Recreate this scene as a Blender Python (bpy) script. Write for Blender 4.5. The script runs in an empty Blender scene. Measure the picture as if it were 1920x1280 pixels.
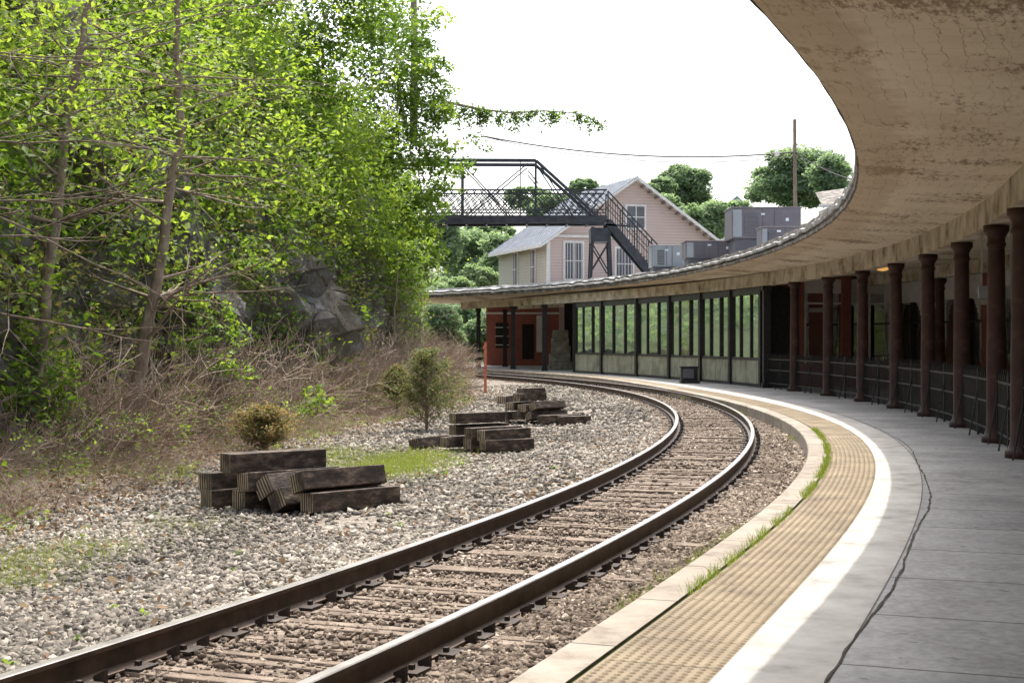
import bpy, math, random
import numpy as np
from mathutils import Vector, Matrix, noise
random.seed(5)
rng=np.random.default_rng(7)
sc=bpy.context.scene
sc.view_settings.view_transform='Standard'; sc.view_settings.look='None'; sc.view_settings.exposure=0
F=2667.; H=636.; EYE=1.65
def P(px,py,z=0.):
    k=(EYE-z)/(py-H); return ((px-960)*k,F*k)
def D(px,py,Y): return ((px-960)*Y/F,Y,EYE+(H-py)*Y/F)

# ---------------------------------------------------------------- materials
def newmat(name):
    m=bpy.data.materials.new(name); m.use_nodes=True
    nt=m.node_tree; b=nt.nodes['Principled BSDF']; return m,nt,b
def ramp(nt,fac,cols):
    r=nt.nodes.new('ShaderNodeValToRGB'); e=r.color_ramp.elements
    n=len(cols)
    pos=[c[0] if len(c)==2 else i/(n-1) for i,c in enumerate(cols)]
    cc=[c[1] if len(c)==2 else c for c in cols]
    e[0].position=pos[0]; e[0].color=(*cc[0],1); e[1].position=pos[-1]; e[1].color=(*cc[-1],1)
    for p,c in list(zip(pos,cc))[1:-1]:
        x=e.new(p); x.color=(*c,1)
    nt.links.new(fac,r.inputs[0]); return r.outputs[0]
def coords(nt,kind='Object',scale=(1,1,1)):
    tc=nt.nodes.new('ShaderNodeTexCoord'); mp=nt.nodes.new('ShaderNodeMapping')
    mp.inputs['Scale'].default_value=scale
    nt.links.new(tc.outputs[kind],mp.inputs[0]); return mp.outputs[0]
def nz(nt,co,scale,detail=6,rough=.6):
    n=nt.nodes.new('ShaderNodeTexNoise'); n.inputs['Scale'].default_value=scale
    n.inputs['Detail'].default_value=detail; n.inputs['Roughness'].default_value=rough
    nt.links.new(co,n.inputs['Vector']); return n.outputs['Fac']
def mixc(nt,fac,a,b,mode='MIX'):
    m=nt.nodes.new('ShaderNodeMix'); m.data_type='RGBA'; m.blend_type=mode
    for s,v in ((0,fac),(6,a),(7,b)):
        if hasattr(v,'links') or hasattr(v,'is_output'): nt.links.new(v,m.inputs[s])
        elif s==0: m.inputs[0].default_value=v
        else: m.inputs[s].default_value=(*v,1)
    return m.outputs[2]
def bump(nt,b,h,strength=.4,dist=.02):
    bp=nt.nodes.new('ShaderNodeBump'); bp.inputs['Strength'].default_value=strength; bp.inputs['Distance'].default_value=dist
    nt.links.new(h,bp.inputs['Height']); nt.links.new(bp.outputs[0],b.inputs['Normal']); return bp
def nmat(name,cols,scale=3,rough=.8,bs=.3,bd=.02,bscale=None,kind='Object',stretch=(1,1,1),metal=0,detail=7,spec=.3):
    m,nt,b=newmat(name); co=coords(nt,kind,stretch)
    f=nz(nt,co,scale,detail)
    nt.links.new(ramp(nt,f,cols),b.inputs['Base Color'])
    b.inputs['Roughness'].default_value=rough; b.inputs['Metallic'].default_value=metal
    b.inputs['Specular IOR Level'].default_value=spec
    if bs: bump(nt,b,nz(nt,co,bscale or scale*4,5),bs,bd)
    return m
def tonemat(name,cols,rough=.85,noisy=None,trans=None):
    m,nt,b=newmat(name); a=nt.nodes.new('ShaderNodeAttribute'); a.attribute_name='tone'
    c=ramp(nt,a.outputs['Fac'],cols)
    b.inputs['Roughness'].default_value=rough; b.inputs['Specular IOR Level'].default_value=.25
    if noisy:
        c=mixc(nt,nz(nt,coords(nt),noisy[0],4),c,noisy[1],'MULTIPLY')
    nt.links.new(c,b.inputs['Base Color'])
    if trans:
        t=nt.nodes.new('ShaderNodeBsdfTranslucent'); mx=nt.nodes.new('ShaderNodeMixShader')
        t2=mixc(nt,1.0,c,trans[1],'MULTIPLY')
        nt.links.new(t2,t.inputs[0]); mx.inputs[0].default_value=trans[0]
        out=nt.nodes['Material Output']
        nt.links.new(b.outputs[0],mx.inputs[1]); nt.links.new(t.outputs[0],mx.inputs[2]); nt.links.new(mx.outputs[0],out.inputs[0])
    return m

M={}
M['rail_side']=nmat('rail_rust',[(.3,(.045,.031,.022)),(.7,(.12,.082,.058))],6,.55,.2,.004,metal=.2)
M['rail_top']=nmat('rail_worn_steel',[(.3,(.2,.185,.17)),(.7,(.36,.335,.31))],3,.36,.05,.002,metal=.8)
M['sleeper']=nmat('sleeper_wood',[(.25,(.07,.052,.038)),(.45,(.155,.118,.09)),(.6,(.23,.18,.14)),(.75,(.32,.265,.21))],4,.9,.9,.02,kind='Object',stretch=(1,1,1),detail=12)
M['clip']=nmat('rusty_clip',[(.3,(.02,.015,.012)),(.7,(.055,.038,.028))],8,.7,.2,.004)
M['column']=nmat('column_paint',[(.3,(.034,.016,.013)),(.55,(.062,.029,.023)),(.75,(.12,.072,.058))],2.2,.6,.2,.01,detail=9)
M['iron']=nmat('black_iron',[(.3,(.012,.011,.012)),(.7,(.03,.027,.027))],6,.5,.1,.003)
M['bridge']=nmat('bridge_paint',[(.3,(.02,.022,.027)),(.7,(.05,.054,.062))],3,.55,.1,.003)
M['concrete_beam']=nmat('beam_paint',[(.3,(.12,.085,.055)),(.44,(.38,.32,.24)),(.6,(.55,.5,.41)),(.75,(.6,.56,.47))],1.8,.8,.3,.01,detail=12)
M['creosote']=nmat('creosoted_timber',[(.28,(.018,.013,.01)),(.48,(.055,.04,.03)),(.6,(.13,.095,.07)),(.75,(.26,.2,.14))],5,.8,.8,.015,stretch=(1,1,2.5),detail=10)
M['stake']=nmat('orange_paint',[(.3,(.5,.13,.08)),(.7,(.65,.22,.14))],8,.6,.1,.003)
def brickmat(name,c1,c2,mort,scale=1,kind='UV'):
    m,nt,b=newmat(name); co=coords(nt,kind)
    br=nt.nodes.new('ShaderNodeTexBrick'); nt.links.new(co,br.inputs[0])
    br.inputs['Color1'].default_value=(*c1,1); br.inputs['Color2'].default_value=(*c2,1); br.inputs['Mortar'].default_value=(*mort,1)
    br.inputs['Scale'].default_value=scale; br.inputs['Brick Width'].default_value=.22; br.inputs['Row Height'].default_value=.075; br.inputs['Mortar Size'].default_value=.008
    c=mixc(nt,nz(nt,co,1.2,6),br.outputs[0],(.6,.55,.5),'MULTIPLY')
    nt.links.new(c,b.inputs['Base Color']); b.inputs['Roughness'].default_value=.85
    return m
M['brick']=brickmat('red_brick',(.40,.11,.08),(.32,.085,.065),(.25,.16,.13))
def sidingmat(name,c):
    m,nt,b=newmat(name); co=coords(nt,'Object')
    sep=nt.nodes.new('ShaderNodeSeparateXYZ'); nt.links.new(co,sep.inputs[0])
    mm=nt.nodes.new('ShaderNodeMath'); mm.operation='MULTIPLY'; mm.inputs[1].default_value=5; nt.links.new(sep.outputs[2],mm.inputs[0])
    fr=nt.nodes.new('ShaderNodeMath'); fr.operation='FRACT'; nt.links.new(mm.outputs[0],fr.inputs[0])
    line=ramp(nt,fr.outputs[0],[(0,(.55,.55,.55)),(.18,(1,1,1)),(1,(.93,.93,.93))])
    c0=mixc(nt,1.0,c,line,'MULTIPLY'); c0=mixc(nt,nz(nt,co,1.5,6),c0,(.85,.83,.8),'MULTIPLY')
    nt.links.new(c0,b.inputs['Base Color']); b.inputs['Roughness'].default_value=.7
    bump(nt,b,fr.outputs[0],.5,.02)
    return m
M['pink']=sidingmat('pink_siding',(.56,.44,.40)); M['cream']=sidingmat('cream_siding',(.47,.45,.38))
M['trim']=nmat('white_trim',[(.3,(.55,.53,.5)),(.7,(.7,.68,.65))],3,.6,.05,.003)
M['metalroof']=nmat('metal_roof',[(.3,(.17,.19,.22)),(.7,(.32,.34,.37))],2,.5,.1,.01,metal=.2)
M['hvac']=nmat('hvac_panel',[(.3,(.13,.118,.135)),(.7,(.17,.155,.175))],1.2,.5,.05,.003)
M['hvaclight']=nmat('hvac_light_panel',[(.3,(.25,.275,.3)),(.7,(.32,.345,.37))],1.2,.5,.05,.003)
M['hvacdark']=nmat('hvac_grille',[(.3,(.1,.10,.112)),(.7,(.14,.135,.155))],1.2,.6,.05,.003)
M['label']=nmat('label_sticker',[(.3,(.6,.65,.75)),(.7,(.75,.78,.85))],4,.5,0)
M['flash']=nmat('roof_flashing',[(.25,(.10,.10,.09)),(.42,(.26,.26,.25)),(.56,(.42,.42,.42)),(.75,(.6,.6,.61))],1.9,.55,1,.08,bscale=3,detail=9)
M['fascia']=nmat('weathered_fascia',[(.3,(.05,.045,.04)),(.5,(.13,.115,.1)),(.7,(.36,.32,.27))],2.5,.85,.6,.02,detail=10)
M['panel']=nmat('painted_panel',[(.3,(.17,.17,.12)),(.5,(.3,.3,.22)),(.75,(.42,.42,.34))],1.6,.7,.2,.01,detail=10)
M['pole']=nmat('pole_wood',[(.3,(.12,.085,.065)),(.7,(.25,.19,.15))],4,.85,.4,.01,stretch=(4,4,.4))
M['bark']=nmat('bark',[(.3,(.13,.095,.07)),(.55,(.25,.195,.15)),(.75,(.40,.34,.28))],9,.9,.6,.01,stretch=(1,1,.4))
M['dark']=nmat('dark_interior',[(.3,(.012,.011,.01)),(.7,(.03,.027,.025))],2,.9,0)  # unlit interior put into a near-black colour
M['stoneblock']=nmat('rough_stone',[(.3,(.12,.11,.09)),(.7,(.4,.36,.3))],3,.9,.8,.05)
M['sign']=nmat('grey_sign',[(.3,(.3,.32,.33)),(.7,(.36,.38,.39))],3,.5,0)
M['plaster_reflection']=nmat('pale_plaster_and_reflection',[(.3,(.55,.53,.5)),(.7,(.75,.73,.7))],2,.8,.1,.01)  # plaster trim, and pale shapes that imitate reflections in the facade glass

def glassmat(name,tint,base,fac,rough=.02,bst=.06):
    m,nt,b=newmat(name)
    b.inputs['Base Color'].default_value=(*base,1); b.inputs['Roughness'].default_value=.4
    g=nt.nodes.new('ShaderNodeBsdfGlossy'); g.inputs['Color'].default_value=(*tint,1); g.inputs['Roughness'].default_value=rough
    bp=nt.nodes.new('ShaderNodeBump'); bp.inputs['Strength'].default_value=bst; bp.inputs['Distance'].default_value=.03
    nt.links.new(nz(nt,coords(nt),1.2,2),bp.inputs['Height']); nt.links.new(bp.outputs[0],g.inputs['Normal'])
    mx=nt.nodes.new('ShaderNodeMixShader'); mx.inputs[0].default_value=fac
    nt.links.new(b.outputs[0],mx.inputs[1]); nt.links.new(g.outputs[0],mx.inputs[2]); nt.links.new(mx.outputs[0],nt.nodes['Material Output'].inputs[0])
    return m
M['glass']=glassmat('window_glass',(.72,.78,.68),(.02,.025,.02),.68)
M['glassdark']=glassmat('shaded_glass',(.8,.8,.82),(.04,.035,.03),.55)
def gravelmat():
    m,nt,b=newmat('gravel_bed'); co=coords(nt)
    v=nt.nodes.new('ShaderNodeTexVoronoi'); v.inputs['Scale'].default_value=21; nt.links.new(co,v.inputs['Vector'])
    sp=nt.nodes.new('ShaderNodeSeparateColor'); nt.links.new(v.outputs['Color'],sp.inputs[0])
    c=ramp(nt,sp.outputs[0],[(0,(.08,.07,.058)),(.4,(.17,.15,.125)),(.75,(.28,.25,.21)),(1,(.40,.365,.31))])
    c=mixc(nt,ramp(nt,nz(nt,co,.6,8,.7),[(.4,(.1,.1,.1)),(.65,(.55,.55,.55))]),c,(.21,.165,.12))
    a=nt.nodes.new('ShaderNodeAttribute'); a.attribute_name='rust'
    c=mixc(nt,a.outputs['Fac'],c,mixc(nt,sp.outputs[1],(.12,.088,.065),(.29,.225,.172)))
    a2=nt.nodes.new('ShaderNodeAttribute'); a2.attribute_name='soil'
    c=mixc(nt,a2.outputs['Fac'],c,mixc(nt,nz(nt,co,6,6),(.12,.085,.055),(.3,.23,.16)))
    nt.links.new(c,b.inputs['Base Color']); b.inputs['Roughness'].default_value=.9
    inv=nt.nodes.new('ShaderNodeMath'); inv.operation='SUBTRACT'; inv.inputs[0].default_value=1; nt.links.new(v.outputs['Distance'],inv.inputs[1])
    bump(nt,b,inv.outputs[0],1,.04); return m
M['gravel']=gravelmat()
def platmat():
    m,nt,b=newmat('platform_concrete'); co=coords(nt,'UV')
    br=nt.nodes.new('ShaderNodeTexBrick'); nt.links.new(co,br.inputs[0])
    br.offset=0; br.inputs['Scale'].default_value=1; br.inputs['Brick Width'].default_value=1.4; br.inputs['Row Height'].default_value=8
    br.inputs['Mortar Size'].default_value=.014; br.inputs['Mortar Smooth'].default_value=.3
    br.inputs['Color1'].default_value=(.39,.39,.39,1); br.inputs['Color2'].default_value=(.30,.305,.31,1); br.inputs['Mortar'].default_value=(.08,.075,.07,1)
    st=ramp(nt,nz(nt,co,.8,12,.75),[(.3,(.45,.44,.42)),(.45,(.82,.81,.8)),(.55,(1,.99,.98)),(.7,(1.25,1.23,1.2))])
    c=mixc(nt,1.0,br.outputs[0],st,'MULTIPLY')
    st2=ramp(nt,nz(nt,co,14,5),[(.35,(.75,.75,.74)),(.6,(1,1,1))])
    c=mixc(nt,1.0,c,st2,'MULTIPLY')
    st3=ramp(nt,nz(nt,co,5,3),[(.3,(.4,.39,.37)),(.36,(1,1,1))])
    c=mixc(nt,.8,c,mixc(nt,1.0,c,st3,'MULTIPLY'))
    nt.links.new(c,b.inputs['Base Color']); b.inputs['Roughness'].default_value=.7
    bump(nt,b,nz(nt,co,30,5),.25,.006); return m
M['plat']=platmat()
M['edgeconc']=nmat('edge_concrete',[(.3,(.25,.235,.21)),(.42,(.38,.365,.335)),(.55,(.46,.445,.415)),(.7,(.54,.53,.5))],2.2,.8,.25,.008,bscale=25,kind='UV',detail=14)
def kerbmat():
    m,nt,b=newmat('kerb_stone'); co=coords(nt,'UV')
    br=nt.nodes.new('ShaderNodeTexBrick'); nt.links.new(co,br.inputs[0])
    br.offset=0; br.inputs['Scale'].default_value=1; br.inputs['Brick Width'].default_value=1.4; br.inputs['Row Height'].default_value=5
    br.inputs['Mortar Size'].default_value=.012; br.inputs['Color1'].default_value=(.26,.225,.185,1); br.inputs['Color2'].default_value=(.32,.285,.24,1); br.inputs['Mortar'].default_value=(.08,.065,.05,1)
    st=ramp(nt,nz(nt,co,2.5,9,.7),[(.3,(.45,.4,.34)),(.5,(.95,.92,.88)),(.7,(1.2,1.18,1.15))])
    nt.links.new(mixc(nt,1.0,br.outputs[0],st,'MULTIPLY'),b.inputs['Base Color']); b.inputs['Roughness'].default_value=.85
    bump(nt,b,nz(nt,co,12,6),.6,.02); return m
M['kerb']=kerbmat()
M['tactile']=nmat('tactile_paving',[(.28,(.12,.092,.06)),(.42,(.205,.16,.105)),(.6,(.27,.213,.138)),(.8,(.34,.285,.195))],1.8,.8,.2,.005,detail=12)
def sofmat():
    m,nt,b=newmat('canopy_soffit_paint'); co=coords(nt,'UV',(1,1,1))
    cs=coords(nt,'UV',(.9,2.4,1))
    base=ramp(nt,nz(nt,co,.5,8,.6),[(.3,(.60,.51,.385)),(.5,(.70,.62,.485)),(.7,(.76,.69,.56))])
    big=nz(nt,co,.6,5,.6)
    s=nz(nt,cs,4.2,12,.85)
    add=nt.nodes.new('ShaderNodeMath'); add.operation='MULTIPLY_ADD'; add.inputs[1].default_value=.7
    nt.links.new(big,add.inputs[0]); nt.links.new(s,add.inputs[2])
    c=mixc(nt,ramp(nt,add.outputs[0],[(.85,(0,0,0)),(.94,(.4,.4,.4))]),base,(.42,.30,.19))
    mask=ramp(nt,add.outputs[0],[(.9,(0,0,0)),(.945,(.85,.85,.85))])
    c=mixc(nt,mask,c,(.24,.155,.09))
    sep=nt.nodes.new('ShaderNodeSeparateXYZ'); nt.links.new(co,sep.inputs[0])
    ed=nt.nodes.new('ShaderNodeMath'); ed.operation='SUBTRACT'; nt.links.new(sep.outputs[1],ed.inputs[0]); nt.links.new(nz(nt,co,2.5,8,.7),ed.inputs[1])
    em=ramp(nt,ed.outputs[0],[(0,(.45,.45,.45)),(.2,(0,0,0))])
    c=mixc(nt,em,c,(.4,.3,.2))
    br=nt.nodes.new('ShaderNodeTexBrick')
    wob=nt.nodes.new('ShaderNodeTexNoise'); wob.inputs['Scale'].default_value=3; nt.links.new(co,wob.inputs['Vector'])
    va=nt.nodes.new('ShaderNodeVectorMath'); va.operation='MULTIPLY_ADD'; va.inputs[1].default_value=(.16,.16,0)
    nt.links.new(wob.outputs['Color'],va.inputs[0]); nt.links.new(co,va.inputs[2])
    nt.links.new(va.outputs[0],br.inputs[0]); br.inputs['Scale'].default_value=1; br.inputs['Brick Width'].default_value=.5; br.inputs['Row Height'].default_value=.16
    br.inputs['Mortar Size'].default_value=.004; br.inputs['Color1'].default_value=(1,1,1,1); br.inputs['Color2'].default_value=(.95,.95,.94,1); br.inputs['Mortar'].default_value=(.5,.42,.33,1)
    c=mixc(nt,ramp(nt,nz(nt,co,1.1,4),[(.42,(.05,.05,.05)),(.62,(1,1,1))]),c,mixc(nt,1.0,c,br.outputs[0],'MULTIPLY'))
    nt.links.new(c,b.inputs['Base Color']); b.inputs['Roughness'].default_value=.85
    bump(nt,b,s,.3,.01); return m
M['soffit']=sofmat()
def rockmat():
    m,nt,b=newmat('cliff_rock'); co=coords(nt,'Object',(1,1,.45))
    c=ramp(nt,nz(nt,co,1.3,14,.75),[(.3,(.06,.055,.05)),(.43,(.16,.15,.135)),(.55,(.28,.262,.24)),(.7,(.42,.395,.365))])
    v=nt.nodes.new('ShaderNodeTexVoronoi'); v.feature='DISTANCE_TO_EDGE'; v.inputs['Scale'].default_value=1.1
    wob=nt.nodes.new('ShaderNodeTexNoise'); wob.inputs['Scale'].default_value=2; nt.links.new(co,wob.inputs['Vector'])
    va=nt.nodes.new('ShaderNodeVectorMath'); va.operation='MULTIPLY_ADD'; va.inputs[1].default_value=(.7,.7,.7)
    nt.links.new(wob.outputs['Color'],va.inputs[0]); nt.links.new(co,va.inputs[2]); nt.links.new(va.outputs[0],v.inputs['Vector'])
    cr_=ramp(nt,v.outputs['Distance'],[(0,(.25,.25,.25)),(.06,(1,1,1))])
    c=mixc(nt,1.0,c,cr_,'MULTIPLY')
    c=mixc(nt,ramp(nt,nz(nt,coords(nt),.9,8,.7),[(.44,(0,0,0)),(.58,(.8,.8,.8))]),c,(.12,.10,.055))
    nt.links.new(c,b.inputs['Base Color']); b.inputs['Roughness'].default_value=.9
    bump(nt,b,nz(nt,co,3.5,12,.75),1,.25); return m
M['rock']=rockmat()
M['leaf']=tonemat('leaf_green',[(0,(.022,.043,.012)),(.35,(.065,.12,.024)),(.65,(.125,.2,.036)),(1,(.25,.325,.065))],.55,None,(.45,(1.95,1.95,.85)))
M['leafolive']=tonemat('leaf_olive',[(0,(.05,.06,.022)),(.5,(.14,.15,.055)),(.8,(.23,.2,.09)),(1,(.3,.17,.1))],.6,None,(.38,(1.7,1.65,1)))
M['leafhaze']=tonemat('leaf_distant_haze',[(0,(.14,.19,.14)),(.5,(.215,.29,.19)),(1,(.31,.40,.24))],.8,None,(.4,(1.5,1.55,1)))  # distance haze is put into these paler leaf colours
M['cedar']=tonemat('cedar_leaf',[(0,(.06,.09,.035)),(.6,(.16,.19,.08)),(1,(.30,.2,.1))],.7,None,(.35,(1.5,1.5,1)))
M['grass']=tonemat('grass_blade',[(0,(.07,.11,.02)),(.6,(.19,.27,.045)),(1,(.34,.34,.12))],.7,None,(.35,(1.5,1.5,.8)))
M['twig']=tonemat('dry_twig',[(0,(.12,.08,.055)),(.5,(.3,.215,.16)),(1,(.52,.43,.34))],.9)
M['stone']=tonemat('ballast_stone',[(0,(.075,.067,.058)),(.35,(.18,.162,.138)),(.7,(.31,.28,.24)),(1,(.5,.46,.4))],.9,(30,(.74,.7,.65)))
M['stonebrown']=tonemat('rusty_stone',[(0,(.075,.056,.043)),(.45,(.18,.14,.108)),(.8,(.3,.245,.195)),(1,(.48,.42,.35))],.9,(30,(.75,.72,.68)))
M['litter']=tonemat('dead_leaf',[(0,(.09,.05,.03)),(.5,(.26,.17,.1)),(1,(.46,.36,.24))],.9,None,(.2,(1.2,1.1,.9)))
M['ground']=nmat('ground_earth',[(.3,(.035,.055,.02)),(.6,(.06,.075,.03)),(.8,(.1,.09,.05))],.3,.95,.5,.1)
M['crack']=nmat('tar_joint',[(.3,(.03,.027,.024)),(.7,(.09,.08,.07))],5,.9,.3,.01)

# ---------------------------------------------------------------- mesh helpers
def link(o,parent=None):
    sc.collection.objects.link(o)
    if parent: o.parent=parent
    return o
def empty(name):
    o=bpy.data.objects.new(name,None); sc.collection.objects.link(o); return o
class MB:
    def __init__(s): s.v=[];s.f=[];s.m=[];s.uv=[]
    def quad(s,a,b,c,d,m=0,uv=None):
        i=len(s.v); s.v+= [a,b,c,d]; s.f.append((i,i+1,i+2,i+3)); s.m.append(m); s.uv+= uv or [(0,0),(1,0),(1,1),(0,1)]
    def poly(s,pts,m=0):
        i=len(s.v); s.v+=list(pts); s.f.append(tuple(range(i,i+len(pts)))); s.m.append(m); s.uv+=[(0,0)]*len(pts)
    def box(s,c,size,ax=None,m=0):
        X,Y,Z=ax or (Vector((1,0,0)),Vector((0,1,0)),Vector((0,0,1)))
        c=Vector(c); hx,hy,hz=[k/2 for k in size]
        def p(a,b,d): return tuple(c+X*(a*hx)+Y*(b*hy)+Z*(d*hz))
        F6=[[(-1,-1,-1),(-1,1,-1),(1,1,-1),(1,-1,-1)],[(-1,-1,1),(1,-1,1),(1,1,1),(-1,1,1)],[(-1,-1,-1),(1,-1,-1),(1,-1,1),(-1,-1,1)],
            [(1,1,-1),(-1,1,-1),(-1,1,1),(1,1,1)],[(-1,1,-1),(-1,-1,-1),(-1,-1,1),(-1,1,1)],[(1,-1,-1),(1,1,-1),(1,1,1),(1,-1,1)]]
        dims=[(size[1],size[0]),(size[0],size[1]),(size[0],size[2]),(size[0],size[2]),(size[1],size[2]),(size[1],size[2])]
        for k,q in enumerate(F6):
            w,h=dims[k]
            s.quad(*[p(*t) for t in q],m=(m[k] if isinstance(m,(list,tuple)) else m),uv=[(0,0),(w,0),(w,h),(0,h)])
    def beam(s,a,b,w,h=None,m=0,up=(0,0,1)):
        a=Vector(a);b=Vector(b);d=b-a;L=d.length
        if L<1e-5:return
        d/=L; u=Vector(up)
        if abs(d.dot(u))>.98:u=Vector((0,1,0))
        x=d.cross(u).normalized(); z=x.cross(d)
        s.box((a+b)/2,(w,L,h or w),(x,d,z),m)
    def tube(s,pts,rad,n=6,m=0):
        pts=[Vector(p) for p in pts]; base=len(s.v)
        for i,p in enumerate(pts):
            t=(pts[min(i+1,len(pts)-1)]-pts[max(i-1,0)]).normalized()
            u=Vector((0.3,.9,.1)) if abs(t.z)>.8 else Vector((0,0,1))
            x=t.cross(u).normalized();y=t.cross(x)
            for k in range(n):
                a=2*math.pi*k/n; s.v.append(tuple(p+(x*math.cos(a)+y*math.sin(a))*rad[i]))
        for i in range(len(pts)-1):
            for k in range(n):
                k2=(k+1)%n
                s.f.append((base+i*n+k,base+i*n+k2,base+(i+1)*n+k2,base+(i+1)*n+k)); s.m.append(m)
                s.uv+=[(0,0)]*4
    def lathe(s,c,prof,n=16,m=0):
        base=len(s.v)
        for r,z in prof:
            for k in range(n):
                a=2*math.pi*k/n; s.v.append((c[0]+r*math.cos(a),c[1]+r*math.sin(a),c[2]+z))
        for i in range(len(prof)-1):
            for k in range(n):
                k2=(k+1)%n; s.f.append((base+i*n+k,base+i*n+k2,base+(i+1)*n+k2,base+(i+1)*n+k)); s.m.append(m); s.uv+=[(0,0)]*4
    def obj(s,name,mats,parent=None,smooth=False,bevel=0):
        me=bpy.data.meshes.new(name); me.from_pydata(s.v,[],s.f)
        for m in mats: me.materials.append(m)
        me.polygons.foreach_set('material_index',s.m)
        uv=me.uv_layers.new(name='UVMap'); uv.data.foreach_set('uv',np.array(s.uv,dtype=np.float32).ravel())
        if smooth: me.polygons.foreach_set('use_smooth',[True]*len(s.f))
        me.update(); o=bpy.data.objects.new(name,me); link(o,parent)
        if bevel:
            w=o.modifiers.new('weld','WELD'); w.merge_threshold=.0005
            bm=o.modifiers.new('bevel','BEVEL'); bm.width=bevel; bm.segments=2; bm.limit_method='ANGLE'
        return o
def npmesh(name,V,Fc,k,mat,tone=None,parent=None,smooth=False):
    me=bpy.data.meshes.new(name); me.vertices.add(len(V)); me.vertices.foreach_set('co',V.astype(np.float32).ravel())
    me.loops.add(len(Fc)*k); me.loops.foreach_set('vertex_index',Fc.astype(np.int32).ravel())
    me.polygons.add(len(Fc)); me.polygons.foreach_set('loop_start',np.arange(0,len(Fc)*k,k,dtype=np.int32))
    me.update(calc_edges=True); me.materials.append(mat)
    if tone is not None:
        a=me.attributes.new('tone','FLOAT','POINT'); a.data.foreach_set('value',tone.astype(np.float32))
    if smooth: me.polygons.foreach_set('use_smooth',np.ones(len(Fc),bool))
    return link(bpy.data.objects.new(name,me),parent)
def frames(n):
    n=n/np.linalg.norm(n,axis=1,keepdims=True); r=rng.normal(size=n.shape)
    t=np.cross(n,r); t/=np.linalg.norm(t,axis=1,keepdims=True)+1e-9
    return np.stack([t,np.cross(n,t),n],axis=2)
def scatter(name,bv,bf,pos,R,scale,tone,mat,parent=None,jit=0):
    bv=np.array(bv,float); bf=np.array(bf); N=len(pos)
    v=np.repeat(bv[None],N,0)
    if jit: v=v*(1+rng.uniform(-jit,jit,v.shape))
    v=v*(scale[:,None,:] if scale.ndim==2 else scale[:,None,None])
    v=np.einsum('nij,nkj->nki',R,v)+pos[:,None,:]
    f=bf[None]+(np.arange(N)*len(bv))[:,None,None]
    return npmesh(name,v.reshape(-1,3),f.reshape(-1,bf.shape[1]),bf.shape[1],mat,np.repeat(tone,len(bv)),parent)
LEAFV=[(0,-.5,0),(.27,-.08,.07),(0,.55,-.03),(-.27,-.08,.07)]; LEAFF=[(0,1,2),(0,2,3)]
def leafmesh(name,pos,size,tone,mat,parent=None,up=.6):
    n=rng.normal(size=pos.shape); n[:,2]=np.abs(n[:,2])+up
    return scatter(name,LEAFV,LEAFF,pos,frames(n),size,np.clip(tone,0,1),mat,parent)
def blob(c,r,n,shell=.55):
    d=rng.normal(size=(n,3)); d/=np.linalg.norm(d,axis=1,keepdims=True)
    rr=rng.uniform(shell**3,1,(n,1))**(1/3)
    return np.array(c)+d*rr*np.array(r)
CUBEV=np.array([(x,y,z) for x in(-.5,.5) for y in(-.5,.5) for z in(-.5,.5)]); CUBEF=[(0,1,3,2),(4,6,7,5),(0,4,5,1),(2,3,7,6),(0,2,6,4),(1,5,7,3)]

# ---------------------------------------------------------------- curves of the site
def fit(pts,deg):
    p=np.array(pts); y0,y1=p[:,1].min(),p[:,1].max()
    t=(p[:,1]-y0)/(y1-y0); c=np.polyfit(t,p[:,0],deg); dc=np.polyder(c)
    def f(Y):
        Y=np.asarray(Y,float); t=(Y-y0)/(y1-y0); tc=np.clip(t,0,1)
        return np.polyval(c,tc)+(t-tc)*np.polyval(dc,tc)
    return f
railR=fit([P(x,y,-.07) for x,y in [(560,1280),(800,1182),(1000,1085),(1200,980),(1330,895),(1400,840),(1415,800),(1390,770),(1330,750),(1250,733),(1150,718),(1050,708),(960,702)]],4)
kerbX=fit([P(x,y,0) for x,y in [(940,1280),(1120,1170),(1290,1060),(1430,950),(1490,895),(1510,855),(1490,800),(1445,775),(1400,760),(1350,748),(1290,738),(1200,718),(1100,706),(1000,698)]],5)
colX=fit([P(x,y,0) for x,y in [(1912,857),(1862,825),(1798,797),(1737,778),(1675,765),(1615,752),(1552,742),(1490,735),(1430,723),(1317,715),(1195,707),(1075,698)]]+[(1.73,74.6),(0.06,79),(-1.8,83)],4)
edgeX=fit([P(x,y,4.07) for x,y in [(1410,0),(1540,150),(1600,270),(1608,315),(1600,370),(1560,420),(1450,472),(1300,513),(1100,541),(950,552),(820,558)]],5)
def sample(f,ya,yb,step):
    Y=np.linspace(ya,yb,2000); X=f(Y); s=np.concatenate([[0],np.cumsum(np.hypot(np.diff(X),np.diff(Y)))])
    n=int(s[-1]/step)+1; ss=np.linspace(0,s[-1],n); y=np.interp(ss,s,Y); x=np.interp(ss,s,X)
    tx=np.gradient(x,ss); ty=np.gradient(y,ss); l=np.hypot(tx,ty); tx/=l;ty/=l
    return dict(x=x,y=y,s=ss,nx=ty,ny=-tx,tx=tx,ty=ty,n=n)
def at(c,i,off,z): return (c['x'][i]+c['nx'][i]*off, c['y'][i]+c['ny'][i]*off, z)
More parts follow.
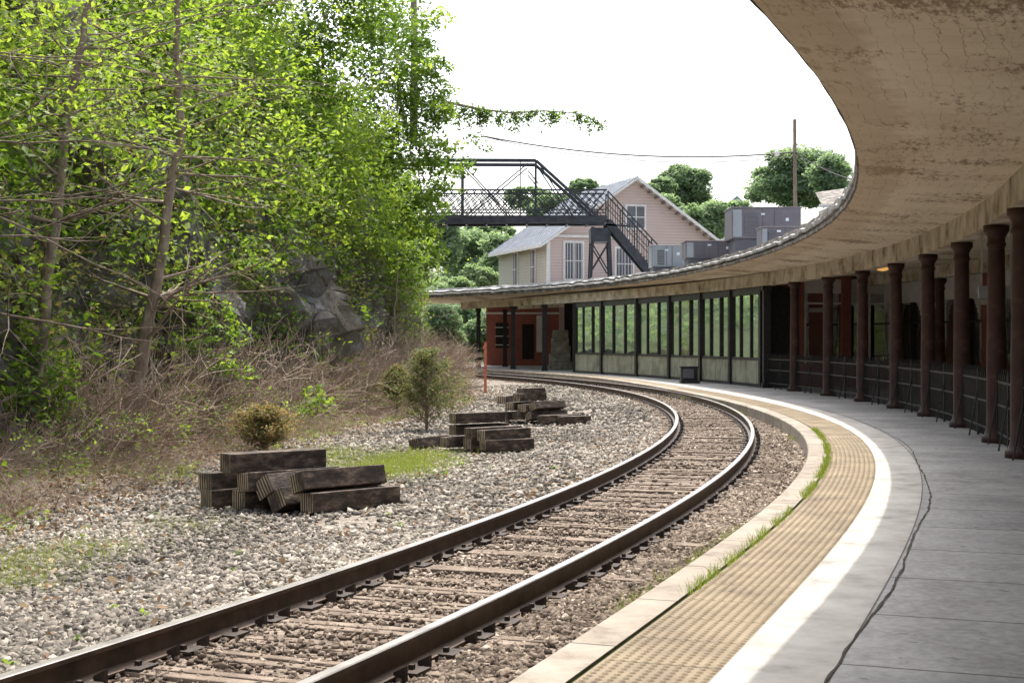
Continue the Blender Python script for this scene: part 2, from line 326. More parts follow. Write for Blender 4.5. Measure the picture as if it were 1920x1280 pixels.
def sweep(name,c,prof,mats,midx=None,parent=None,closed=False,smooth=False,i0=0,i1=None,zf=None):
    i1=c['n'] if i1 is None else i1
    k=len(prof); V=[];Fc=[];mi=[];uv=[]
    acc=[0]
    for a,b in zip(prof,prof[1:]): acc.append(acc[-1]+math.hypot(a[0]-b[0],a[1]-b[1]))
    for i in range(i0,i1):
        for (o,z) in prof:
            V.append(at(c,i,o,z+(zf(c['s'][i],o) if zf else 0)))
    segs=[(j,j+1) for j in range(k-1)]+([(k-1,0)] if closed else [])
    for i in range(i1-i0-1):
        for q,(a,b) in enumerate(segs):
            Fc.append((i*k+a,(i+1)*k+a,(i+1)*k+b,i*k+b)); mi.append(midx[q] if midx else 0)
            s0,s1=c['s'][i0+i],c['s'][i0+i+1]; ub=acc[b] if b>a else acc[a]+.1
            uv+=[(s0,acc[a]),(s1,acc[a]),(s1,ub),(s0,ub)]
    me=bpy.data.meshes.new(name); me.from_pydata(V,[],Fc)
    for m in mats: me.materials.append(m)
    me.polygons.foreach_set('material_index',mi)
    l=me.uv_layers.new(name='UVMap'); l.data.foreach_set('uv',np.array(uv,dtype=np.float32).ravel())
    if smooth: me.polygons.foreach_set('use_smooth',[True]*len(Fc))
    me.update(); return link(bpy.data.objects.new(name,me),parent)

CP=np.array([(-11,-6),(-9.6,4),(-8.8,12),(-7.9,19.7),(-7.5,26.8),(-6.6,32),(-5.6,38),(-4.7,45),(-4.3,52),(-4.2,60),(-4.9,67),(-8,76),(-13,84),(-20,92),(-30,100)],float)
cs_=np.concatenate([[0],np.cumsum(np.hypot(*np.diff(CP,axis=0).T))])
def cliffpt(s):
    x=np.interp(s,cs_,CP[:,0]);y=np.interp(s,cs_,CP[:,1])
    x1=np.interp(s+2,cs_,CP[:,0]);y1=np.interp(s+2,cs_,CP[:,1]);x0=np.interp(s-2,cs_,CP[:,0]);y0=np.interp(s-2,cs_,CP[:,1])
    x=(x+x1+x0)/3;y=(y+y1+y0)/3
    tx,ty=x1-x0,y1-y0; l=np.hypot(tx,ty); return x,y,ty/l,-tx/l
def cliffX(Y): return np.interp(Y,CP[:,1],CP[:,0])

# ---------------------------------------------------------------- ground
mb=MB(); mb.quad((-1500,-400,-.6),(1500,-400,-.6),(1500,2600,-.6),(-1500,2600,-.6)); mb.obj('ground',[M['ground']])
rows=np.concatenate([np.arange(-6,30,.35),np.arange(30,95,.8)]); nc=46
V=[];rust=[];soil=[]
def groundz(x,y):
    e=railR(y)-.75; dl=e-x; cl=x-cliffX(y)
    z=-.265
    if dl>1.6: z-=min((dl-1.6)*.05,.09)
    z+=.02*noise.noise(Vector((x*1.3,y*1.3,0)))+.012*noise.noise(Vector((x*4,y*4,3)))
    if cl<2.6: z+=(2.6-max(cl,-2))*.14+.12*noise.noise(Vector((x,y,9)))*(2.6-cl)*.4
    return z
for y in rows:
    xa=cliffX(y)-2.5; xb=float(kerbX(y))+.1; e=float(railR(y))-.75
    for j in range(nc):
        x=xa+(xb-xa)*j/(nc-1); V.append((x,y,groundz(x,y)))
        d=abs(x-e); rust.append(float(np.clip((1.9-d)/.6,0,1))*.9)
        cl=x-cliffX(y); soil.append(float(np.clip((3.5-cl)/1.3+noise.noise(Vector((x,y,1)))*1.0,0,1)))
Fc=[(i*nc+j,i*nc+j+1,(i+1)*nc+j+1,(i+1)*nc+j) for i in range(len(rows)-1) for j in range(nc-1)]
me=bpy.data.meshes.new('gravel_ground'); me.from_pydata(V,[],Fc); me.materials.append(M['gravel'])
a=me.attributes.new('rust','FLOAT','POINT'); a.data.foreach_set('value',rust); a=me.attributes.new('soil','FLOAT','POINT'); a.data.foreach_set('value',soil)
me.polygons.foreach_set('use_smooth',[True]*len(Fc)); link(bpy.data.objects.new('gravel_ground',me))

def stones(name,n,ya,yb,band,size,mat,zoff=0,flat=.7):
    y=ya+(yb-ya)*rng.uniform(0,1,n)
    e=railR(y)-.75
    if band=='left': a=np.maximum(cliffX(y)+1.9+rng.uniform(0,1.6,n),-y*.42-.5); b=e-1.1
    elif band=='mid': a=e-1.4;b=e+1.4
    else: a=e+.85;b=kerbX(y)-.02
    x=a+(b-a)*rng.uniform(0,1,n)
    keep=np.array([noise.noise(Vector((float(p)*.8,float(q)*.5,6)))+rng.uniform(-.1,.6)>-.2 for p,q in zip(x,y)])
    x=x[keep];y=y[keep];n=len(x)
    z=np.array([groundz(float(p),float(q)) for p,q in zip(x,y)])
    s=rng.uniform(.4,1.35,n)[:,None]*size*rng.uniform(.6,1.2,(n,3)); s[:,2]*=flat
    nrm=rng.normal(size=(n,3))*.8; nrm[:,2]+=.8
    pos=np.stack([x,y,z+size*.1+zoff],1)
    t=np.array([.45+.35*noise.noise(Vector((float(p)*.5,float(q)*.3,2))) for p,q in zip(x,y)])
    return scatter(name,CUBEV,CUBEF,pos,frames(nrm),s,np.clip(t+rng.normal(0,.25,n),0,1),mat,jit=.42)
stones('gravel',34000,5.5,15,'left',.043,M['stone'])
stones('gravel',27000,15,32,'left',.054,M['stone'])
stones('gravel',11000,32,60,'left',.075,M['stone'])
stones('track_ballast',15000,5.5,16,'mid',.033,M['stonebrown'],.006,.55)
stones('track_ballast',12000,16,50,'mid',.044,M['stonebrown'],.002,.5)
stones('track_ballast',12000,5.5,18,'right',.04,M['stonebrown'])
stones('track_ballast',9000,18,45,'right',.05,M['stonebrown'])

# ---------------------------------------------------------------- track
cr=sample(railR,-5,88,.35)
track=empty('railway_track')
def railprof(off):
    zt=-.07; h=.17
    p=[(-.075,zt-h),(-.075,zt-h+.012),(-.012,zt-h+.03),(-.009,zt-.045),(-.036,zt-.032),(-.037,zt-.006),(-.03,zt),(.03,zt),(.037,zt-.006),(.036,zt-.032),(.009,zt-.045),(.012,zt-h+.03),(.075,zt-h+.012),(.075,zt-h)]
    return [(o+off,z) for o,z in p]
rm=[0]*14; rm[6]=1; rm[5]=1; rm[7]=1
sweep('rail_outer',cr,railprof(0),[M['rail_side'],M['rail_top']],rm,track,True)
sweep('rail_inner',cr,railprof(-1.505),[M['rail_side'],M['rail_top']],rm,track,True)
ct=sample(railR,-3,86,.5); mb=MB();mc=MB()
for i in range(ct['n']):
    t=Vector((ct['tx'][i],ct['ty'][i],0)); n=Vector((ct['nx'][i],ct['ny'][i],0))
    yaw=random.uniform(-.03,.03); t=(t+n*yaw).normalized(); n=Vector((t.y,-t.x,0))
    c=Vector(at(ct,i,-.75+random.uniform(-.06,.06),-.342+random.uniform(-.014,.008)))
    w_=random.uniform(.19,.25)
    g=random.uniform(-.02,.02)
    mb.box(c+t*(w_*.27+g/2),(2.6,w_*.45-g,.2),(n,t,Vector((0,0,1)))); mb.box(c-t*(w_*.25)+Vector((0,0,random.uniform(-.008,.003))),(2.58,w_*.46,.2),(n,t,Vector((0,0,1))))
    for off in (0,-1.505):
        b=Vector(at(ct,i,off,-.232)); mc.box(b,(.34,.18,.016),(n,t,Vector((0,0,1))))
        for sd in (-1,1):
            mc.box(b+n*sd*.09+t*random.uniform(-.05,.05)+Vector((0,0,.02)),(.03,.03,.03),(n,t,Vector((0,0,1))))
        if i%2==0 :
            for dt in(-.15,.15):
                q=b+t*dt; mc.box(q+n*.1+Vector((0,0,.0)),(.085,.03,.085),((n+Vector((0,0,.5))).normalized(),t,Vector((0,0,1))))
                mc.box(q-n*.1,(.05,.028,.055),(n,t,Vector((0,0,1))))
mb.obj('sleepers',[M['sleeper']],track,bevel=.01); mc.obj('tie_plates_and_anchors',[M['clip']],track)

# ---------------------------------------------------------------- platform
ck=sample(kerbX,-8,90,.4)
plat=empty('station_platform')
sweep('kerb',ck,[(0,-.45),(0,-.015),(.015,0),(.27,0),(.27,-.3)],[M['kerb']],None,plat)
sweep('tactile_base',ck,[(.30,-.004),(.92,-.004)],[M['tactile']],None,plat)
sweep('edge_slab',ck,[(.92,-.3),(.92,0),(1.2,0),(1.45,0)],[M['edgeconc']],None,plat)
sweep('walkway',ck,[(1.45,-.002),(4,-.002),(8,-.002),(26,-.002)],[M['plat']],None,plat)
sweep('joint_filler',ck,[(.26,-.02),(.305,-.02)],[M['ground']],None,plat)
cd=sample(kerbX,4.5,48,.062); n=cd['n']; offs=np.arange(.335,.90,.062)
pos=[]
for o in offs:
    pos.append(np.stack([cd['x']+cd['nx']*o,cd['y']+cd['ny']*o,np.full(n,-.004)],1)); 
pos=np.concatenate(pos); k=len(offs)
R=np.zeros((n,3,3));R[:,0,0]=cd['nx'];R[:,1,0]=cd['ny'];R[:,0,1]=cd['tx'];R[:,1,1]=cd['ty'];R[:,2,2]=1;R=np.tile(R,(k,1,1))
dv=[]
for r,z in((.021,0),(.012,.009)):
    for a in range(6): dv.append((r*math.cos(a*math.pi/3),r*math.sin(a*math.pi/3),z))
df=[(a,(a+1)%6,6+(a+1)%6,6+a) for a in range(6)]+[(6,7,8,9),(6,9,10,11)]
scatter('tactile_domes',dv,df,pos,R,np.ones(len(pos)),np.zeros(len(pos)),M['tactile'],plat)
sj=sample(kerbX,4,60,.61); mb=MB()
for i in range(sj['n']):
    a=Vector(at(sj,i,.31,-.0025));b=Vector(at(sj,i,.915,-.0025));t=Vector((sj['tx'][i],sj['ty'][i],0))*.004
    mb.quad(tuple(a-t),tuple(a+t),tuple(b+t),tuple(b-t))
mb.obj('tile_seams',[M['crack']],plat)
cj=sample(kerbX,2,70,.08); mb=MB()
def joff(s): return 1.5+.10*noise.noise(Vector((s*.25,0,0)))+.02*noise.noise(Vector((s*2.2,0,5)))
def jw(s): return .005+.010*abs(noise.noise(Vector((s*3,7,0))))+.008*abs(noise.noise(Vector((s*11,2,0))))
for i in range(cj['n']-1):
    s=cj['s'][i]; w=jw(s); w2=jw(cj['s'][i+1])
    a=joff(s);b=joff(cj['s'][i+1])
    mb.quad(at(cj,i,a-w,.003),at(cj,i,a+w,.003),at(cj,i+1,b+w2,.003),at(cj,i+1,b-w2,.003))
mb.obj('tar_joint',[M['crack']],plat)

# ---------------------------------------------------------------- canopy
canopy=empty('platform_canopy')
ce=sample(edgeX,-9,86,.4)
wob=lambda s,o: (.025*noise.noise(Vector((s*.9,0,0))) if o<.3 else 0)
sweep('soffit',ce,[(0,4.07),(.06,4.045),(.5,4.0),(1.3,3.93),(2.4,3.87),(3.2,3.86),(8,3.86),(18,3.86)],[M['soffit']],None,canopy,smooth=True)
sweep('fascia',ce,[(.0,4.07),(-.03,4.09),(-.03,4.17),(.03,4.175),(.03,4.25)],[M['fascia']],None,canopy,zf=wob)
sweep('roof_flashing',ce,[(.03,4.22),(-.05,4.23),(-.06,4.30),(-.02,4.33),(.0,4.44),(.5,4.48),(1.2,4.54),(1.25,4.66),(3.5,4.72),(18,4.9)],[M['flash'],M['fascia']],[0,0,0,1,0,0,0,0,0],canopy,zf=lambda s,o:(.07*noise.noise(Vector((s*1.1,o*2,0)))+.03*noise.noise(Vector((s*3.1,o*2,4))) if o<1.1 else .07*noise.noise(Vector((s*.6,1,0)))))
cc=sample(colX,4,86,.4)
sweep('beam',cc,[(-.17,3.9),(-.17,3.47),(.17,3.47),(.17,3.9)],[M['concrete_beam']],None,canopy)
sweep('rear_beam',cc,[(3.6,3.9),(3.6,3.5),(3.9,3.5),(3.9,3.9)],[M['concrete_beam']],None,canopy)
def oncol(px):
    Y=np.linspace(14,88,3000); r=colX(Y)/Y-(px-960)/F; i=np.where(np.diff(np.sign(r))!=0)[0]
    y=Y[i[-1]] if len(i) else 80; return float(colX(y)),float(y)
cm=MB()
cm.lathe((0,0,0),[(.0,0),(.23,0),(.23,.09),(.19,.12),(.172,.19),(.155,.23),(.152,1.3),(.13,3.12),(.15,3.15),(.15,3.19),(.135,3.21),(.135,3.27),(.185,3.36),(.2,3.37),(.2,3.475),(0,3.475)],20)
c0=cm.obj('canopy_column',[M['column']],smooth=False)
c0.data.polygons.foreach_set('use_smooth',[True]*len(c0.data.polygons))
px=[1916,1868,1803,1740,1680,1617,1553,1490]
pts=[oncol(p) for p in px]
y=pts[0][1]
for k in range(4):
    y-=3.4; pts.insert(0,(float(colX(y)),y))
first=True
colpts=pts[:]
for x,y in pts:
    if first: o=c0; first=False
    else:
        o=bpy.data.objects.new('canopy_column',c0.data); link(o)
    o.location=(x,y,0)
for i,(x,y) in enumerate(pts):
    if i%2: continue
    o=bpy.data.objects.new('canopy_column',c0.data); link(o); o.location=(x+3.6,y+1.1,0)
sm=MB(); sm.box((0,0,1.73),(.24,.24,3.47)); sm.box((0,0,.08),(.32,.32,.16)); sm.box((0,0,3.38),(.34,.34,.14))
sq=sm.obj('canopy_post',[M['iron']])
postpx=[1437,1021,962,917,897]
sp=[oncol(p) for p in postpx]
sp[3]=(sp[3][0]+.9,sp[3][1]+4)
for i,(x,y) in enumerate(sp):
    o=sq if i==0 else link(bpy.data.objects.new('canopy_post',sq.data))
    o.location=(x,y,0)

fence=MB()
def fenceseg(a,b):
    a=Vector((*a,0));b=Vector((*b,0));d=b-a;L=d.length;d/=L;a=a+d*.2;b=b-d*.2;L-=.4
    for z in(.18,.62,.98): fence.beam(a+Vector((0,0,z)),b+Vector((0,0,z)),.02,.035)
    k=max(2,int(L/.125))
    for i in range(k+1):
        p=a+d*(L*i/k); h=1.1 if i%2==0 else 1.02
        fence.beam(p+Vector((0,0,.04)),p+Vector((0,0,h)),.018)
        fence.beam(p+Vector((0,0,h)),p+Vector((0,0,h+.09)),.032,.012)
    for i in (0,k//2,k):
        p=a+d*(L*i/k); fence.beam(p,p+Vector((0,0,1.16)),.035); fence.beam(p+Vector((-.02,-.02,0.75)),p+Vector((-.22,-.2,.0)),.02)
allp=colpts+[sp[0]]
for a,b in zip(allp,allp[1:]): fenceseg((a[0]-.0,a[1]),(b[0],b[1]))
fence.obj('iron_fence',[M['iron']])

# ---------------------------------------------------------------- glazed waiting room wall
gw=empty('glazed_waiting_room')
gp=[oncol(p) for p in (1430,1372,1316,1257,1196,1130,1078)]
fr=MB();gl=MB();pn=MB()
UP=Vector((0,0,1))
for (a,b) in zip(gp,gp[1:]):
    A=Vector((*a,0));B=Vector((*b,0));d=(B-A);L=d.length;d/=L;nn=Vector((d.y,-d.x,0))
    fr.box(A+UP*1.75,(.2,.26,3.44),(d,nn,UP))
    for z,w in((.97,.09),(3.33,.24),(.06,.1)): fr.box((A+B)/2+UP*z,(L,.12,w),(d,nn,UP))
    for k in(1,2): fr.box(A+d*(L*k/3)+UP*2.1,(.085,.14,2.3),(d,nn,UP))
    for k in range(3):
        c=A+d*(L*(k+.5)/3); yaw=random.uniform(-.03,.03); d2=(d+nn*yaw).normalized(); n2=Vector((d2.y,-d2.x,0))
        gl.box(c+UP*2.1,(L/3-.08,.02,2.26),(d2,n2,UP))
    for k in range(6): 
        c=A+d*(L*(k+.5)/6); pn.box(c+UP*.51,(L/6-.03,.06+.012*(k%2),.84),(d,nn,UP))
A=Vector((*gp[-1],0)); fr.box(A+UP*1.75,(.2,.26,3.44))
A=Vector((*gp[0],0)); d=Vector((.8,.15,0)).normalized(); nn=Vector((d.y,-d.x,0))
fr.box(A+d*.6+UP*1.73,(.9,.2,3.46),(d,nn,UP))
fr.obj('frames',[M['iron']],gw); gl.obj('panes',[M['glass']],gw); pn.obj('lower_panels',[M['panel']],gw)
fc=empty('brick_station_building')
cf=sample(colX,6,68,1.1)
FO=4.7
brk=MB();gls=MB();tr=MB();dk=MB()
for i in range(cf['n']-1):
    a=Vector(at(cf,i,FO,0));b=Vector(at(cf,i+1,FO,0));d=(b-a);L=d.length;d/=L;nn=Vector((d.y,-d.x,0))
    s=i%4
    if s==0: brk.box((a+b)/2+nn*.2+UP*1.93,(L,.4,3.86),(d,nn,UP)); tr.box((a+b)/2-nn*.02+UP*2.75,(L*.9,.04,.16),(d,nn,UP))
    else:
        brk.box((a+b)/2+nn*.2+UP*.3,(L,.36,.6),(d,nn,UP))
        gls.box((a+b)/2+nn*.15+UP*1.75,(L-.06,.03,2.28),(d,nn,UP))
        tr.box((a+b)/2+nn*.1+UP*3.35,(L,.3,.9),(d,nn,UP))  # pale band above the panes, part of the modelled reflection
        if s!=2:
            sg_=-1 if s==1 else 1
            for q in range(6): tr.box((a+b)/2+d*sg_*(L*.5-L*.04-q*L*.08)+nn*.1+UP*(2.9-.33*(1-q/6)**2),(L*.08,.3,.66*(1-q/6)**2),(d,nn,UP))  # stepped pale arches imitate a white arcade reflected in the glass
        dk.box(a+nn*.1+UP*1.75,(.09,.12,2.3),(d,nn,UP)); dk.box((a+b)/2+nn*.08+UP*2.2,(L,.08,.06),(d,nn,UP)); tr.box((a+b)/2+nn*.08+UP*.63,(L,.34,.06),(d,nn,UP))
        if s!=2:
            sgn=-1 if s==1 else 1
            for q in range(5):
                tr.box((a+b)/2+d*sgn*(L*.42-q*.06)+nn*.12+UP*(1.75+q*.12),(.07,.03+.01*(q%2),2.2-q*.25),(d,nn,UP),m=0)  # pale strips before the panes, imitating bright reflections
brk.obj('brick_piers',[M['brick']],fc); gls.obj('windows',[M['glassdark']],fc); tr.obj('trim',[M['plaster_reflection']],fc); dk.obj('sashes',[M['iron']],fc)
A=Vector(at(cc,int(np.argmin(abs(cc['y']-gp[0][1]))),.6,0)); B=Vector((A.x+5.4,A.y+1.5,0)); d=(B-A);L=d.length;d/=L;nn=Vector((d.y,-d.x,0))
rb=MB();rg=MB();rt=MB()
rb.box(A+d*.45+UP*1.93,(.9,.3,3.86),(d,nn,UP)); rb.box(A+d*3+UP*.4,(4.4,.28,.8),(d,nn,UP)); rb.box(A+d*2.55+UP*1.93,(.35,.3,3.84),(d,nn,UP))
rg.box(A+d*3+UP*2,(4.3,.04,2.6),(d,nn,UP))
for k in (1.0,1.75,3.5,4.3): rt.box(A+d*k+UP*2,(.07,.12,2.6),(d,nn,UP))
rt.box(A+d*3+UP*2.9,(4.3,.1,.06),(d,nn,UP)); rt.box(A+d*3+UP*3.5,(4.3,.12,.5),(d,nn,UP))
rb.obj('return_brick',[M['brick']],gw); rg.obj('return_glass',[M['glassdark']],gw); rt.obj('return_mullions',[M['trim']],gw)
bx=MB(); q=P(1292,718); bx.box((q[0],q[1],.3),(.62,.35,.6),m=0); bx.box((q[0],q[1],.61),(.7,.42,.05)); bx.box((q[0]-.05,q[1]-.18,.36),(.42,.02,.36),m=1); bx.box((q[0],q[1]-.16,.06),(.72,.5,.1))
bx.obj('equipment_box',[M['iron'],M['hvacdark']],bevel=.01)
sg=MB(); q=D(1868,548,24.5); sg.box((q[0]+.0,q[1],q[2]),(.62,.04,.22)); sg.beam((q[0]-.25,q[1],q[2]+.1),(q[0]-.25,q[1],3.9),.02); sg.beam((q[0]+.25,q[1],q[2]+.1),(q[0]+.25,q[1],3.9),.02); sg.obj('hanging_sign',[M['sign']])
m,nt,b=newmat('lamp_glow'); b.inputs['Emission Color'].default_value=(1,.5,.12,1); b.inputs['Emission Strength'].default_value=.7; b.inputs['Base Color'].default_value=(.5,.33,.15,1)
lm=MB(); q=D(1655,512,40); lm.lathe((q[0],q[1],3.56),[(0,0),(.14,.03),(.2,.1),(.2,.2)],14,0); lm.lathe((q[0],q[1],3.76),[(.23,0),(.23,.1),(0,.1)],14,1); lm.obj('ceiling_lamp',[m,M['iron']])

# under the far end of the canopy
bb=MB(); q=D(968,600,90)
bb.box((q[0]+.4,q[1]+2,2.3),(4.6,4,4.6)); 
bb2=MB(); bb2.box((q[0]+1.45,q[1]-.03,2.0),(.35,.1,2.3),m=0)
bb2.box((q[0]+.75,q[1]-.02,1.5),(.75,.06,2.2),m=1); bb2.box((q[0]-.9,q[1]-.02,1.9),(.8,.06,1.6),m=1)
for k in range(3): bb2.box((q[0]-.9,q[1]-.07,1.3+.55*k),(.85,.05,.05),m=0)
bb2.box((q[0]+.4,q[1]-.05,3.3),(4.7,.12,.12),m=0)
e=empty('brick_building'); bb.obj('walls',[M['brick']],e); bb2.obj('windows',[M['trim'],M['dark']],e)
dk=MB(); 
A=Vector((*oncol(1021),0))
dk.box((A.x+3.0,A.y+4.5,1.9),(3.6,.4,3.8)); dk.obj('passage_shade_wall',[M['dark']])  # near-black slab, the passage's shade is put into its colour
stn=MB(); q=D(1050,660,78); 
for k in range(5): stn.box((q[0]+random.uniform(-.05,.05),q[1],.22+k*.43),(1.25-.1*k,.7,.44),(Vector((1,random.uniform(-.05,.05),0)).normalized(),Vector((0,1,0)),UP))
stn.obj('stone_pier',[M['stoneblock']],bevel=.05)

# ---------------------------------------------------------------- footbridge
fb=empty('footbridge'); YB=77.; br=MB()
def bp(px,py,dy=0):
    x,y,z=D(px,py,YB); return Vector((x,y+dy,z))
for dy in(0,2.0):
    L0,L1=bp(700,414,dy),bp(1138,412,dy)
    x0,x1=L0.x,L1.x
    zd=bp(0,412).z; zr=bp(0,356).z
    br.beam(L0,(x1,YB+dy,zd),.16,.34)
    br.beam((x0,YB+dy,zr),(x1,YB+dy,zr),.07,.08)
    br.beam((x0,YB+dy,zd+.55),(x1,YB+dy,zd+.55),.04,.05)
    hgt=(zr-zd-.3)/2
    for lay in (0,1):
        x=x0
        while x+hgt<x1+.02:
            zz=zd+.3+lay*hgt
            br.beam((x,YB+dy-.01,zz),(x+hgt,YB+dy-.01,zz+hgt),.045,.045); br.beam((x,YB+dy+.03,zz+hgt),(x+hgt,YB+dy+.03,zz),.045,.045)
            x+=hgt/1.6
    T0,T1=bp(700,300,dy),bp(1005,301,dy)
    br.beam(T0,T1,.14,.18); br.beam(T1,bp(1125,410,dy),.14,.16)
    for a,b in (((866,302),(866,412)),((1005,302),(1005,412)),((976,302),(976,412))) :
        br.beam(bp(*a,dy),bp(*b,dy),.09 if a[0]!=976 else .04)
    for a,b in (((990,306),(868,408)),((1010,306),(1075,405)),((866,306),(960,408)),((990,320),(1010,345))): br.beam(bp(*a,dy),bp(*b,dy),.06)
br.box(((x0+x1)/2,YB+1,zd+.2),(x1-x0,2.0,.08))
for px_ in range(760,1140,38):
    q=bp(px_,418); br.beam(q,q+Vector((0,2,0)),.1,.14)
for px_ in (880,1005): br.beam(bp(px_,303),bp(px_,303,2),.1,.1)
br.beam(bp(850,404),bp(1180,424),.1,.1)
S0=bp(1140,412);S1=bp(1240,520)
for dy in(0,1.7):
    br.beam(S0+Vector((0,dy,-.1)),S1+Vector((0,dy,-.4)),.1,.42)
    hr=Vector((0,dy,1.55)); br.beam(S0+hr,S1+hr,.06,.07); br.beam(S0+Vector((0,dy,.85)),S1+Vector((0,dy,.85)),.03,.04)
    for k in range(12):
        p=S0.lerp(S1,k/11)+Vector((0,dy,0)); br.beam(p,p+Vector((0,0,1.55)),.035 if k%3 else .07)
for k in range(18):
    p=S0.lerp(S1,k/17); br.box((p.x,p.y+.85,p.z),(.3,1.7,.04))
for dy in(.1,1.8):
    for xx in(1112,1142):
        br.beam(bp(xx+(4 if xx>1120 else -4),520,dy),bp(xx,425,dy),.16)
    br.beam(bp(1108,510,dy),bp(1142,455,dy),.07); br.beam(bp(1142,510,dy),bp(1110,455,dy),.07)
br.box(bp(1124,440,.9),(.95,2.0,.75))
br.obj('structure',[M['bridge']],fb)

# ---------------------------------------------------------------- pink house
ph=empty('pink_house')
C=Vector((2.24,92,0)); fd=Vector((10,3.2,0)).normalized(); sd=Vector((-3.2,10,0)).normalized()
Wd=12.2; Ln=10.5; ze=8.05; za=12.2
def hp(u,v,z): return tuple(C+fd*u+sd*v+UP*z)
hb=MB()
hb.poly([hp(0,0,0),hp(Wd,0,0),hp(Wd,0,ze),hp(Wd/2,0,za),hp(0,0,ze)],0)
hb.poly([hp(0,Ln,0),hp(0,0,0),hp(0,0,ze),hp(0,Ln,ze)],1); hb.poly([hp(Wd,0,0),hp(Wd,Ln,0),hp(Wd,Ln,ze),hp(Wd,0,ze)],0)
hb.poly([hp(Wd,Ln,0),hp(0,Ln,0),hp(0,Ln,ze),hp(Wd/2,Ln,za),hp(Wd,Ln,ze)],0)
hb.obj('walls',[M['pink'],M['cream']],ph)
rf=MB(); sl=(za-ze)/(Wd/2); ov=.6
def roofpt(u,v,dz=0): return hp(u,v,za-abs(u-Wd/2)*sl+.12+dz)
for a,b in((-ov,Wd/2),(Wd/2,Wd+ov)):
    rf.quad(roofpt(a,-ov),roofpt(b,-ov),roofpt(b,Ln+ov),roofpt(a,Ln+ov)); rf.quad(roofpt(a,-ov,-.12),roofpt(b,-ov,-.12),roofpt(b,Ln+ov,-.12),roofpt(a,Ln+ov,-.12),m=1)
    rf.quad(roofpt(a,-ov-.01,-.2),roofpt(b,-ov-.01,-.2),roofpt(b,-ov-.01,.03),roofpt(a,-ov-.01,.03),m=1)
for k in range(20):
    v=-ov+(Ln+2*ov)*k/19; rf.beam(roofpt(-ov,v,.02),roofpt(Wd/2,v,.02),.04,.05)
rf.quad(roofpt(-ov-.01,-ov,-.2),roofpt(-ov-.01,Ln+ov,-.2),roofpt(-ov-.01,Ln+ov,.02),roofpt(-ov-.01,-ov,.02),m=1)
for k in range(1,13):
    u=Wd/2+k*.5; rf.box(roofpt(u,-.35,-.28),(.16,.5,.14),(fd,sd,UP),m=2)
rf.obj('roof',[M['metalroof'],M['trim'],M['pole']],ph)
wn=MB()
def win(u,z0,w,h,v=-.04,ax=None,bars=0,side=False):
    f,s=(fd,sd) if not side else (sd,fd)
    c=Vector(hp(u,v,z0+h/2)) if not side else Vector(hp(v,u,z0+h/2))
    wn.box(c,(w+.3,.08,h+.3),(f,s,UP),m=0); wn.box(c-s*.05,(w,.06,h),(f,s,UP),m=1)
    wn.box(c-s*.09,(.06,.03,h),(f,s,UP),m=0); wn.box(c-s*.09,(w,.03,.06),(f,s,UP),m=0)
    for k in range(bars): wn.box(c-s*.14+f*(w*(k+.5)/bars-w/2),(.03,.03,h),(f,s,UP),m=0)
win(1.85,5.6,1.15,2.3,bars=6); win(5.4,5.6,1.1,2.0,bars=5); win(6.2,9.0,1.2,1.4); win(10.6,5.2,1.2,1.6)
win(2.6,5.4,.7,2.1,side=True); win(6.4,5.4,.7,2.1,side=True)
wn.box(hp(3.1,-.08,8.35),(5.4,.12,.16),(fd,sd,UP),m=0); wn.box(hp(Wd-.1,-.05,4),(.25,.12,8),(fd,sd,UP),m=0); wn.box(hp(.1,-.05,4),(.22,.12,8),(fd,sd,UP),m=0)
wn.obj('windows_and_trim',[M['trim'],M['hvacdark']],ph)

def hvac(px0,px1,py0,py1,Y,dep=1.4,lite=False):
    a=D(px0,py0,Y);b=D(px1,py1,Y); mbx=MB(); w=b[0]-a[0];h=a[2]-b[2]; c=((a[0]+b[0])/2,Y+dep/2,(a[2]+b[2])/2)
    mbx.box(c,(w,dep,h),m=0); mbx.box((c[0],c[1],a[2]+.02),(w+.06,dep+.06,.05),m=0)
    mbx.box((c[0]-w*.42,Y-.01,c[2]),(w*.13,.03,h*.9),m=3); mbx.box((c[0]-w*.22,Y-.01,c[2]-h*.05),(w*.2,.03,h*.7),m=1); mbx.box((c[0]+w*.12,Y-.008,c[2]),(.02,.02,h*.94),m=1); mbx.box((c[0]-w*.05,Y-.008,c[2]),(.02,.02,h*.94),m=1)
    mbx.box((c[0]+w*.3,Y-.012,c[2]+h*.12),(.12,.02,.12),m=2); mbx.box((c[0]-w*.05,Y-.012,c[2]+h*.3),(.14,.02,.07),m=2)
    for k in range(5): mbx.box((c[0]-w*.22,Y-.03,c[2]-h*.3+h*.12*k),(w*.19,.02,.02),m=0)
    mbx.box((c[0],c[1],b[2]-.35),(w*.9,dep*.9,.7),m=1)
    mbx.obj('rooftop_air_conditioner',[M['hvaclight'] if lite else M['hvac'],M['hvacdark'],M['label'],M['hvaclight']],bevel=.008)
hvac(1372,1502,390,447,54,1.8); hvac(1428,1500,427,458,50,1.0); hvac(1286,1384,453,484,56,1.4); hvac(1222,1284,461,500,60,1.4,True)

